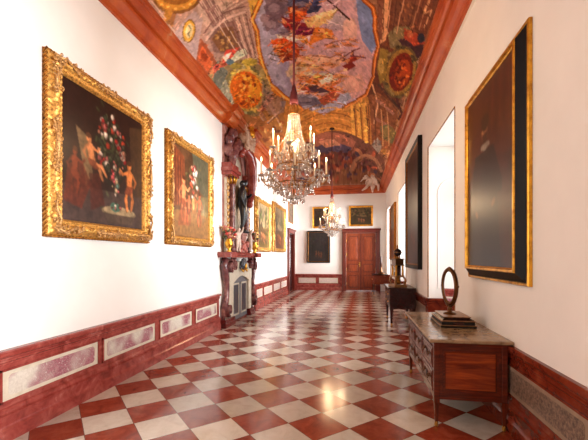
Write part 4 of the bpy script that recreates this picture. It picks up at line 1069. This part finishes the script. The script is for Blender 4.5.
# ================================================================== chandeliers (origin at the lowest crystal)
random.seed(5)
def bead_chain(m, pts, r, n=5):
    """string of cut beads along a polyline"""
    L = [Vector(p) for p in pts]; acc = []
    for a, b in zip(L, L[1:]):
        k = max(1, int((b-a).length/(r*2.3)))
        for i in range(k): acc.append(a.lerp(b, i/k))
    acc.append(L[-1])
    for p in acc: m.ball(p, (r, r, r*1.15), n, 4)
def drop(m, x, y, z, h, w):
    """faceted pear drop hanging from (x, y, z)"""
    m.ball((x, y, z-.008), .007, 5, 4)
    m.lathe([(.001, z-.016), (w*.45, z-.016-h*.3), (w, z-.016-h*.68), (w*.6, z-.016-h*.9), (.001, z-.016-h)], 6, Tm(0,0,0) if False else Matrix.Translation((x, y, 0)), smooth=False, cap=False)
def make_chandelier(label, loc, ztop, group):
    t = thing('crystal_chandelier', label, 'chandelier', loc, 0, group)
    # ceiling hook, cord, tassel
    m = MB().lathe([(.0,ztop+.02),(.09,ztop),(.1,ztop-.03),(.05,ztop-.06),(.02,ztop-.08)], 14); m.build('ceiling_rose', DARKW, t)
    rp = MB().tube([(0,0,ztop-.06), (0,0,1.66)], .017, 8).build('cord', ROPE, t)
    MB().lathe([(.016,1.74),(.03,1.70),(.035,1.66),(.05,1.62),(.062,1.52),(.066,1.47),(.02,1.465)], 14).build('tassel', ROPE, t)
    m = MB()
    for sx in (-1, 1): m.tube([(sx*.012,0,1.47),(sx*.055,0,1.42),(sx*.06,0,1.35),(sx*.03,0,1.30)], .009, 6)
    m.tube([(0,0,1.47),(0,0,1.3)], .012, 6)
    m.lathe([(.0,1.325),(.075,1.32),(.085,1.30),(.075,1.285),(0,1.28)], 16); m.build('crown', GILTD, t)
    m = MB().tube([(0,0,1.28),(0,0,.12)], .011, 8)
    for z, r in ((.30,.05),(.36,.035),(.68,.045),(.74,.03),(1.05,.03)): m.lathe([(.01,z-.04),(r,z-.015),(r,z+.015),(.01,z+.04)], 12)
    m.build('stem', GILTD, t)
    for z, r in ((.56,.24),(.30,.27),(1.0,.115)):
        pts = [(r*math.cos(a), r*math.sin(a), z) for a in np.linspace(0, 2*PI, 33)]
        m = MB().tube(pts, .008, 6)
        for k in range(6):
            a = k*PI/3; m.tube([(0,0,z+.0), (r*math.cos(a), r*math.sin(a), z)], .005, 5)
        m.build('ring', GILTD, t)
    # bell of bead strings, from crown to the middle ring, and the basket below
    for k in range(22):
        a = 2*PI*k/22; m = MB()
        pr = [(.075,1.29),(.088,1.15),(.115,1.0),(.15,.84),(.195,.68),(.24,.56)]
        bead_chain(m, [(r*math.cos(a), r*math.sin(a), z) for r, z in pr], .0115); m.build('bead_string', CRYSTAL, t)
    for k in range(18):
        a = 2*PI*(k+.5)/18; m = MB()
        pr = [(.27,.30),(.25,.22),(.19,.15),(.11,.11),(.04,.09)]
        bead_chain(m, [(r*math.cos(a), r*math.sin(a), z) for r, z in pr], .013); m.build('basket_string', CRYSTAL, t)
    MB().ball((0,0,.05), .048, 8, 6).lathe([(.03,.09),(.05,.1),(.03,.115)], 8).build('bottom_ball', CRYSTAL, t)
    # arms
    nd = 0
    for tier, (n, r, zr, zh, off) in enumerate(((8,.47,.42,.31,.2), (6,.31,.80,.68,.5))):
        for k in range(n):
            a = 2*PI*k/n+off; ca, sa = math.cos(a), math.sin(a)
            R = lambda u, z: (u*ca, u*sa, z)
            m = MB().tube([R(.02,zh), R(r*.25,zh-.05), R(r*.55,zh-.07), R(r*.85,zh-.02), R(r,zh+.05), R(r,zr)], [.009,.009,.008,.007,.007,.008], 6)
            m.tube([R(r*.55,zh-.07), R(r*.65,zh+.02), R(r*.5,zh+.05), R(r*.45,zh)], .005, 5)
            arm = m.build('arm', GILTD, t)
            M_ = Matrix.Translation(R(r, zr))
            MB().lathe([(.01,-.012),(.045,-.004),(.056,.012),(.05,.012),(.015,.004)], 12, M_).build('drip_pan', CRYSTAL, arm)
            MB().lathe([(.017,.004),(.02,.02),(.016,.035)], 10, M_).build('candle_socket', GILTD, arm)
            MB().lathe([(.0125,.03),(.0125,.205),(.006,.21)], 10, M_).build('candle', WAX, arm)
            MB().lathe([(.002,.207),(.009,.222),(.0105,.235),(.006,.255),(.001,.275)], 8, M_).build('bulb', FLAME, arm)
            for j in range(4):                                        # drops round the pan
                b = a + 2*PI*(j+.5)/4; c_ = R(r, zr)
                m = MB(); drop(m, c_[0]+.052*math.cos(b), c_[1]+.052*math.sin(b), zr-.002, .075, .017); m.build('crystal_drop', CRYSTAL, t); nd += 1
            # swags of beads to the next arm and up to the stem
            a2 = a+2*PI/n; m = MB(); q = []
            for i in range(7):
                w = a+(a2-a)*i/6; sag = .09*math.sin(PI*i/6); rr = r*(1-.1*math.sin(PI*i/6)); q.append((rr*math.cos(w), rr*math.sin(w), zr-.03-sag))
            bead_chain(m, q, .009); m.build('bead_swag', CRYSTAL, t)
            m = MB(); q = [R(r, zr), R(r*.75, zr+.02), R(r*.5, zr+.12), R(.15 if tier == 0 else .1, zr+.2 if tier == 0 else 1.02)]; bead_chain(m, q, .009); m.build('bead_swag', CRYSTAL, t)
    # large pendants hanging from the rings
    extra = MB()
    for ring, (n, r, z, h, w) in enumerate(((18,.27,.29,.10,.02), (14,.24,.55,.085,.018), (9,.15,.13,.09,.02))):
        for k in range(n):
            a = 2*PI*k/n
            m = MB(); drop(m, r*math.cos(a), r*math.sin(a), z, h, w); m.build('pendant', CRYSTAL, t)
    for k in range(170):                                              # the loose glitter of small drops between them
        a = random.random()*2*PI; z = random.choice([.38, .33, .27, .46, .62, .72]); r = {.38:.42,.33:.36,.27:.31,.46:.46,.62:.2,.72:.29}[z]*random.uniform(.9, 1.08)
        drop(extra, r*math.cos(a), r*math.sin(a), z+random.uniform(-.04,.04), random.uniform(.04,.07), .012)
    e = extra.build('small_drops', CRYSTAL, t); e['kind'] = 'stuff'
    MB().ball((0,0,.86), (.035,.035,.05), 10, 8).build('centre_bulb', FLAME, t)
    return t
CH1 = (-.885, 5.13, 2.46); CH2 = (-.885, 13.5, 2.46)
ch = make_chandelier('large lit crystal chandelier on a red cord, nearest, filling the middle of the gallery', CH1, float(vault_z(np.array(CH1[0]), np.array(CH1[1])))-CH1[2], 'crystal chandeliers')
dup(ch, CH2, .3, 'smaller looking lit crystal chandelier hanging far off before the end wall', 'crystal chandeliers')
# ================================================================== chimneypiece on the left wall
FY = 9.42
CRESTM = m_marble('veined_cream', [(.3,(120,84,70)),(.45,(190,156,132)),(.65,(216,192,168))], 7, .4)
FS = (.84, .88, 1)
fp = thing('chimneypiece', 'tall baroque marble chimneypiece with red shelf, scrolls and grey doors on left wall', 'fireplace', (XL, FY, 0), LW)
def scroll(m, cx, cz, r0, r1, turns, y0, y1, a0=0, w=.05, sgn=1):
    """flat spiral volute band, thickness y0..y1"""
    n = int(28*turns); P = []
    for k in range(n+1):
        t = k/n; a = a0+sgn*2*PI*turns*t; r = r0+(r1-r0)*t; P.append((cx+r*math.cos(a), cz+r*math.sin(a), w*(1-.5*t)))
    vs = []; fs = []
    for k, (x, z, ww) in enumerate(P):
        x2, z2 = P[min(k+1, n)][:2]; x1, z1 = P[max(k-1, 0)][:2]
        tx, tz = x2-x1, z2-z1; l = math.hypot(tx, tz) or 1; nx, nz = -tz/l*ww/2, tx/l*ww/2
        vs += [(x+nx,y0,z+nz),(x-nx,y0,z-nz),(x-nx,y1,z-nz),(x+nx,y1,z+nz)]
    for k in range(n):
        b = 4*k
        for i in range(4): fs.append((b+i, b+(i+1) % 4, b+4+(i+1) % 4, b+4+i))
    fs += [(3,2,1,0), (4*n,4*n+1,4*n+2,4*n+3)]
    m.add(vs, fs)
    m.lathe([(r1+.035, 0), (r1+.035, abs(y1-y0)+.02), (r1*.4+.01, abs(y1-y0)+.03)], 12, Tm(cx, max(y0,y1), cz) @ Rm(90,'X'))
# plinth and cream jambs with an arched lintel
MB().bbox(-1.5,-.66,-.2,0,0,.12,.008).bbox(.92,1.5,-.2,0,0,.12,.008).bbox(-.66,.92,-.1,0,0,.05,.004).bbox(-1.46,-.66,-.18,0,.12,.2,.006).bbox(.62+.3,1.46,-.18,0,.12,.2,.006).build('plinth', REDD, fp)
m = MB()
for a, b in ((-1.02,-.66),(.92,1.24)): m.bbox(a, b, -.13, 0, .2, 1.12, .006)
arc = [(-1.02,1.1)] + [(-.66+ (1.58)*k/12, 1.04+.16*math.sin(PI*k/12)) for k in range(13)] + [(1.24,1.1),(1.24,1.46)] + [(1.24-2.26*k/12, 1.46+.14*math.sin(PI*k/12)) for k in range(13)]
m.prism(arc, -.14, 0); m.build('cream_jambs', CREAM, fp)
# grey doors
for a, b in ((-.66,.125),(.135,.92)):
    lf = MB().bbox(a, b, -.07, 0, .05, 1.2, .004).build('door', SLATE, fp)
    q = MB(); 
    for u0,u1,v0,v1 in ((a+.1,b-.1,.16,.2),(a+.1,b-.1,.98,1.02),(a+.1,a+.14,.16,1.02),(b-.14,b-.1,.16,1.02)): q.box(u0,u1,-.085,-.06,v0,v1)
    q.build('panel_frame', CREAM, lf)
    MB().bbox(a+.16, b-.16, -.08, -.06, .22, .96, .006).build('door_panel', SLATED, lf)
# scrolled consoles at both ends
for sx, cx in ((-1,-1.24),(1,1.4)):
    m = MB()
    pts = [(cx+sx*.1,-.02,.2),(cx+sx*.12,-.1,.5),(cx+sx*.02,-.12,.75),(cx-sx*.02,-.12,1.0),(cx+sx*.08,-.12,1.25),(cx+sx*.16,-.1,1.5),(cx+sx*.1,-.12,1.68)]
    m.tube(pts, [.08,.1,.085,.08,.1,.11,.1], 10)
    scroll(m, cx-sx*.04, 1.48, .17, .03, 1.6, -.28, -.04, PI/2, .06, sx); scroll(m, cx+sx*.02, .42, .15, .03, 1.5, -.26, -.04, -PI/2, .055, sx)
    m.build('scroll_console', VIOLET, fp)
for sx, cx in ((-1,-.72),(1,.98)):
    m = MB(); scroll(m, cx, 1.52, .16, .03, 1.6, -.24, -.08, PI/2, .055, -sx); m.build('volute', VIOLET, fp)
# cartouche over the doors
m = MB()
for k in range(9):
    a = PI*k/8; m.ball((.13+.26*math.cos(a), -.2, 1.42+.22*math.sin(a)), (.06,.05,.05), 8, 6)
m.ball((.13,-.19,1.5), (.16,.08,.17), 14, 10); m.build('cartouche', SLATED, fp)
m = MB().ball((.13,-.27,1.46), (.08,.04,.08), 10, 8)
for sx in (-1,1): m.tube([(.13+sx*.05,-.25,1.38),(.13+sx*.2,-.25,1.32),(.13+sx*.32,-.22,1.4)], [.03,.026,.016], 6)
m.build('gilt_mask', GILTS, fp)
# shelf of red marble breaking forward over the consoles
m = MB(); m.bbox(-1.6,1.56,-.26,0,1.70,1.745,.008); m.bbox(-1.64,1.6,-.30,0,1.745,1.80,.01); m.bbox(-1.62,1.58,-.28,0,1.80,1.83,.006)
for a, b in ((-1.66,-1.12),(1.1,1.62)): m.bbox(a, b, -.40, -.2, 1.70, 1.835, .012)
m.build('mantel_shelf', RED, fp)
# overmantel: back panel, framed opening, side pilasters
m = MB(); m.box(-1.26,1.1,-.05,0,1.83,4.96); m.build('back_panel', PINKST, fp)
for a, b in ((-1.26,-1.0),(.84,1.08)):
    m = MB(); m.bbox(a, b, -.13, -.02, 1.83, 2.2, .008); m.bbox(a+.02, b-.02, -.11, -.02, 2.2, 3.66, .006); m.build('pilaster', CREAM, fp)
for cx in (-.8,.62):
    c_ = MB().lathe([(.12,1.83),(.12,1.95),(.09,1.98),(.095,2.02),(.085,2.06),(.085,3.5),(.1,3.56),(.085,3.6)], 16, Tm(cx,-.14,0)).build('column', VIOLET, fp)
    m = MB()
    for k in range(8):
        a = k*PI/4; m.tube([(cx+.085*math.cos(a), -.14+.085*math.sin(a), 3.56), (cx+.11*math.cos(a), -.14+.11*math.sin(a), 3.66), (cx+.15*math.cos(a), -.14+.15*math.sin(a), 3.72)], [.03,.03,.02], 6)
    m.build('capital', GILTS, c_)
for a, b in ((-1.32,-.62),(.5,1.14)):
    m = MB(); m.bbox(a, b, -.3, 0, 3.72, 3.8, .01); m.bbox(a-.04, b+.04, -.34, 0, 3.8, 3.9, .012); m.bbox(a, b, -.28, 0, 3.9, 4.02, .01); m.build('entablature', RED, fp)
# gilded trophies on the pilasters
for cx in (-1.13,.96):
    m = MB()
    for z in np.arange(2.3, 3.6, .16):
        m.ball((cx,-.125,z), (.07,.04,.06), 8, 6)
        for sx in (-1,1): m.tube([(cx,-.12,z), (cx+sx*.07,-.14,z+.04), (cx+sx*.1,-.12,z+.1)], [.024,.02,.01], 6)
    m.build('trophy_garland', GILTO, fp)
# niche frame behind the statue, dark
m = MB().prism([(-.5,1.9),(.36,1.9),(.36,3.95)] + [(-.07+.43*math.cos(a), 3.95+.43*math.sin(a)) for a in np.linspace(0, PI, 11)[1:-1]] + [(-.5,3.95)], -.062, -.05); m.build('niche_back', CREAM, fp)
# swung red volutes of the broken pediment
for sx, cx in ((-1,-.95),(1,.8)):
    m = MB()
    pts = [(cx+sx*.12,-.2,4.02),(cx+sx*.14,-.26,4.22),(cx+sx*.04,-.3,4.42),(cx-sx*.14,-.3,4.58),(cx-sx*.34,-.28,4.68),(cx-sx*.46,-.26,4.62)]
    m.tube(pts, [.12,.13,.13,.12,.1,.08], 10); m.ball((cx-sx*.46,-.26,4.58), .11, 12, 8); m.build('pediment_volute', VIOLET if sx < 0 else RED, fp)
for bl, sx_, cx in (((( -1.1,4.6,.17),(-1.16,4.3,.14),(-.9,4.8,.16),(-.7,4.88,.14)), -1, -1.16), (((1.0,4.55,.16),(.9,4.78,.15),(.7,4.88,.14)), 1, 1.0)):
    m = MB()
    for (x, z, r) in bl: m.ball((x,-.16,z), (r,r*.8,r), 10, 8)
    scroll(m, cx, 4.36, .16, .03, 1.5, -.26, -.06, 0, .06, sx_); m.build('dark_rocaille', VIOLET, fp)
m = MB()
for (x, z, r) in ((-.07,4.72,.2),(-.3,4.66,.13),(.16,4.66,.13),(-.07,4.98,.17),(-.2,4.9,.12),(.08,4.9,.12)): m.ball((x,-.42,z), (r,r*.75,r), 10, 8)
for sx in (-1,1):
    scroll(m, -.07+sx*.3, 4.86, .16, .03, 1.4, -.5, -.3, 0, .06, sx)
    for k in range(5): m.tube([(-.07+sx*.1,-.46,4.6+.08*k),(-.07+sx*(.34+.03*k),-.5,4.64+.09*k),(-.07+sx*(.42+.03*k),-.46,4.76+.09*k)], [.03,.035,.015], 6)
m.build('shell_crest', CRESTM, fp)
m = MB().tube([(-.42,-.3,4.5),(-.2,-.36,4.58),(.1,-.38,4.5),(.36,-.38,4.25),(.52,-.36,3.9),(.6,-.33,3.55),(.58,-.28,3.25)], [.08,.12,.16,.17,.16,.13,.07], 12); m.ball((-.42,-.3,4.42), .11, 10, 8); m.ball((.56,-.28,3.2), .1, 10, 8); m.build('red_swag', RED, fp)
m = MB().lathe([(.03,0),(.11,.05),(.13,.16),(.07,.22),(.09,.27),(.1,.3)], 12, Tm(-.07,-.5,4.9)); m.build('crest_urn', GILTS, fp)

def _squash(o):
    o.data.transform(Matrix.Diagonal((*FS, 1)))
    for q in o.children: _squash(q)
for q in fp.children: _squash(q)

# ---- sculpture: grown bodies
def person_joints(pose):
    """unit-height standing figure, x right, front -y; pose overrides joints"""
    J = dict(pelvis=(0,0,.52,.085,.07), waist=(0,0,.6,.075,.06), chest=(0,-.005,.72,.095,.07), neck=(0,0,.82,.032), head=(0,-.01,.88,.05,.058), crown=(0,-.005,.945,.052,.056), nose=(0,-.07,.885,.014),
        shl=(-.1,0,.79,.042), ell=(-.15,0,.62,.03), wrl=(-.16,-.05,.49,.02), hal=(-.16,-.06,.44,.022), shr=(.1,0,.79,.042), elr=(.15,0,.62,.03), wrr=(.16,-.05,.49,.02), har=(.16,-.06,.44,.022),
        hil=(-.055,0,.49,.065), knl=(-.06,-.01,.28,.044), anl=(-.06,.01,.06,.026), tol=(-.065,-.07,.02,.022), hir=(.055,0,.49,.065), knr=(.06,-.01,.28,.044), anr=(.06,.01,.06,.026), tor=(.065,-.07,.02,.022))
    J.update(pose); K = list(J)
    E = [('pelvis','waist'),('waist','chest'),('chest','neck'),('neck','head'),('head','crown'),('head','nose'),('chest','shl'),('shl','ell'),('ell','wrl'),('wrl','hal'),('chest','shr'),('shr','elr'),('elr','wrr'),('wrr','har'),
         ('pelvis','hil'),('hil','knl'),('knl','anl'),('anl','tol'),('pelvis','hir'),('hir','knr'),('knr','anr'),('anr','tor')]
    return [J[k] for k in K], [(K.index(a), K.index(b)) for a, b in E]
st = thing('black_statue', 'black marble statue of a nude youth standing in the chimneypiece niche', 'statue', (XL+.2, FY-.08, 2.36), LW+.35)
j, e = person_joints(dict(pelvis=(0,0,.52,.1,.085), waist=(0,0,.6,.09,.075), chest=(0,-.005,.72,.115,.085), elr=(.145,-.03,.64,.03), wrr=(.09,-.12,.68,.02), har=(.06,-.14,.71,.024), ell=(-.155,.03,.62,.03), wrl=(-.13,-.02,.48,.02), hal=(-.12,-.04,.43,.022), knr=(.075,-.05,.29,.044), anr=(.06,.03,.065,.026), tor=(.07,-.05,.025,.022), head=(.012,-.018,.88,.05,.058), nose=(.03,-.075,.888,.014)))
figure('body', [(q[0]*1.25, q[1]*1.2, q[2])+tuple(r_*1.18 for r_ in q[3:]) for q in j], e, STATUE, st, 0, 2, 1.52)
m = MB().lathe([(.2,-.0),(.2,.03),(.17,.05)], 16, Tm(0,0,0)); 
m.build('pedestal', STATUE, st)
pd = thing('statue_pedestal', 'stepped stone block under the black statue on the red shelf', 'pedestal', (XL+.165, FY-.08, 1.831), LW)
m = MB().bbox(-.2,.2,-.11,.11,0,.06,.008); m.bbox(-.16,.16,-.09,.1,.06,.46,.01); m.bbox(-.19,.19,-.11,.11,.46,.528,.008); m.build('block', PINKST, pd)
m = MB(); r_ = random.Random(3)
for k in range(22): m.ball((r_.uniform(-.3,.3), r_.uniform(-.13,-.04), r_.uniform(.04,.3)), (r_.uniform(.05,.09),.05,r_.uniform(.04,.08)), 7, 5)
m.build('rocky_base', m_plain('rosy_stone', (196,112,100), .5, var=.3), pd)
def putto(label, loc, rz, s, pose, mat, group, wings=True):
    t = thing('putto_statue', label, 'statue', loc, rz, group)
    P = dict(head=(0,-.02,.84,.085,.09), crown=(0,-.01,.93,.088,.09), nose=(0,-.11,.84,.022), neck=(0,0,.75,.04), chest=(0,0,.66,.115,.095), waist=(0,0,.55,.11,.095), pelvis=(0,0,.46,.12,.1), shl=(-.12,0,.7,.05), shr=(.12,0,.7,.05),
        hil=(-.07,0,.42,.085), hir=(.07,0,.42,.085), knl=(-.08,-.03,.24,.06), knr=(.08,-.03,.24,.06), anl=(-.08,0,.07,.04), anr=(.08,0,.07,.04), tol=(-.085,-.07,.03,.03), tor=(.085,-.07,.03,.03), ell=(-.2,-.02,.58,.042), elr=(.2,-.02,.58,.042), wrl=(-.22,-.1,.5,.03), wrr=(.22,-.1,.5,.03), hal=(-.22,-.14,.48,.032), har=(.22,-.14,.48,.032))
    P.update(pose); j, e = person_joints(P); figure('body', j, e, mat, t, 0, 1, s)
    if wings:
        m = MB()
        for sx in (-1,1):
            for k in range(4): m.tube([(sx*.06*s,.08*s,.66*s),(sx*(.2+.04*k)*s,.14*s,(.78-.07*k)*s),(sx*(.3+.03*k)*s,.16*s,(.72-.1*k)*s)], [.03*s,.035*s,.012*s], 6)
        m.build('wings', mat, t)
    return t
SIT = dict(hil=(-.09,-.02,.42,.085), knl=(-.13,-.22,.42,.06), anl=(-.12,-.22,.2,.04), tol=(-.12,-.28,.16,.03), hir=(.09,-.02,.42,.085), knr=(.14,-.2,.46,.06), anr=(.12,-.2,.26,.04), tor=(.12,-.26,.22,.03))
GP = 'small putti on the chimneypiece shelf'
putto('pale stone putto standing left of the black statue on the red shelf', (XL+.25, 8.82, 1.832), LW-.3, .68, dict(elr=(.2,-.05,.8,.042), wrr=(.2,-.1,.93,.03), har=(.2,-.12,.97,.032)), STUCCO, GP)
putto('pale stone putto standing right of the black statue on the red shelf', (XL+.25, 9.9, 1.832), LW+.2, .7, dict(ell=(-.2,-.05,.8,.042), wrl=(-.2,-.1,.93,.03), hal=(-.2,-.12,.97,.032)), STUCCO, GP)
def vase(label, loc, s, pal):
    t = thing('flower_vase', label, 'vase', loc, 0, 'flower vases on the chimneypiece shelf')
    MB().lathe([(.06*s,0),(.065*s,.02*s),(.03*s,.05*s),(.09*s,.14*s),(.11*s,.22*s),(.06*s,.29*s),(.08*s,.32*s)], 14).build('vase_body', GILTS, t)
    r = random.Random(int(s*100)+int(loc[1]*10))
    for k, c_ in enumerate(pal):
        m = MB()
        for q in range(9):
            a = r.random()*2*PI; u = r.random()**.5*.16*s; z = (.36+r.random()*.26)*s
            m.ball((u*math.cos(a), u*math.sin(a), z), (.045*s,.045*s,.035*s), 7, 5); m.tube([(0,0,.3*s),(u*.5*math.cos(a), u*.5*math.sin(a), z-.08*s),(u*math.cos(a), u*math.sin(a), z)], .006*s, 4)
        m.build('bouquet', m_plain('flower_tint', c_, .6), t)
VP = [(206,130,110),(196,70,60),(206,170,120),(90,90,56)]
vase('gilt vase of flowers at the near end of the red chimneypiece shelf', (XL+.2, 8.3, 1.836), 1.0, VP)
vase('gilt vase of flowers at the far end of the red chimneypiece shelf', (XL+.2, 10.5, 1.836), 1.0, VP)
#vase('low of the pedestal on the red chimneypiece shelf', (XL+.2, 9.58, 1.832), .72, VP)

# ---- two stucco putti sitting on the cornice in the far right corner
GC = 'stucco putti on the far corner of the cornice'
zt = 5.376
for lb, x, rz, sc, pose in (('left of two white stucco putti lounging on the cornice in the far right corner', .6, .25, 1.12, dict(SIT, elr=(.22,-.05,.72,.042), wrr=(.3,-.1,.8,.03), har=(.33,-.11,.83,.032), knl=(-.2,-.2,.36,.06), anl=(-.3,-.16,.22,.04), tol=(-.36,-.2,.2,.03))),
                            ('right of two white stucco putti lounging on the cornice in the far right corner', 1.02, -.2, 1.2, dict(SIT, elr=(.24,-.03,.62,.042), wrr=(.3,-.08,.5,.03), har=(.32,-.1,.46,.032)))):
    q = putto(lb, (x, YB-.16, zt-.36), rz, sc, pose, STUCCO, GC, True); q.rotation_euler = (math.radians(46), 0, rz)
LAMPS = [(-.885+.33*math.cos(a), y, 3.57, e/3) for y0, e in ((5.13, 92), (13.5, 110)) for a, y in [(q, y0+.33*math.sin(q)) for q in (.3, 2.4, 4.5)]] + [(-.885, -2.6, 3.2, 85)]  # last entry: added warm light behind the viewer, without a fixture
# ================================================================== light, camera, colour
wd = bpy.data.worlds.new('sky'); SC.world = wd; wd.use_nodes = True
bg = wd.node_tree.nodes['Background']; bg.inputs[0].default_value = (.80,.90,1,1); bg.inputs[1].default_value = 1.0
def lamp(name, typ, loc, energy, color, **kw):
    l = bpy.data.lights.new(name, typ); l.energy = energy; l.color = color
    for k, v in kw.items(): setattr(l, k, v)
    o = bpy.data.objects.new(name, l); COL.objects.link(o); o.location = loc; return o
for (a, b), e_ in zip(NICHES, (420, 480, 330, 520, 820)):   # daylight coming in through each window
    o = lamp('daylight', 'AREA', (XO+.9, (a+b)/2, 2.5), e_*.58, (.985,.99,1), shape='RECTANGLE', size=3.2, size_y=2.2, spread=math.radians(76))
    o.rotation_euler = (0, PI/2, 0)
for x, y, z, e in LAMPS:                               # the warm bulbs of the chandeliers and the added light behind the viewer
    lamp('warm_point_light', 'POINT', (x, y, z), e, (1,.67,.37), shadow_soft_size=.05)

cam = bpy.data.cameras.new('camera'); co_ = bpy.data.objects.new('camera', cam); COL.objects.link(co_)
co_.location = (0, 0, CAMZ); co_.rotation_euler = (PI/2, 0, YAW)
cam.sensor_width = 36; cam.lens = 36*360/588; cam.shift_y = (257.5-220)/588; cam.clip_end = 200; cam.clip_start = .05
SC.camera = co_
vs = SC.view_settings
SC.display_settings.display_device = 'sRGB'
vs.view_transform = 'Standard'; vs.look = 'None'; vs.gamma = 1; vs.exposure = 0.0; vs.use_curve_mapping = False
SC.cycles.use_denoising = True
SC.cycles.max_bounces = 10; SC.cycles.diffuse_bounces = 6; SC.cycles.glossy_bounces = 4; SC.cycles.transmission_bounces = 6; SC.cycles.transparent_max_bounces = 12
SC.cycles.caustics_reflective = False; SC.cycles.caustics_refractive = False
SC.cycles.sample_clamp_indirect = 6
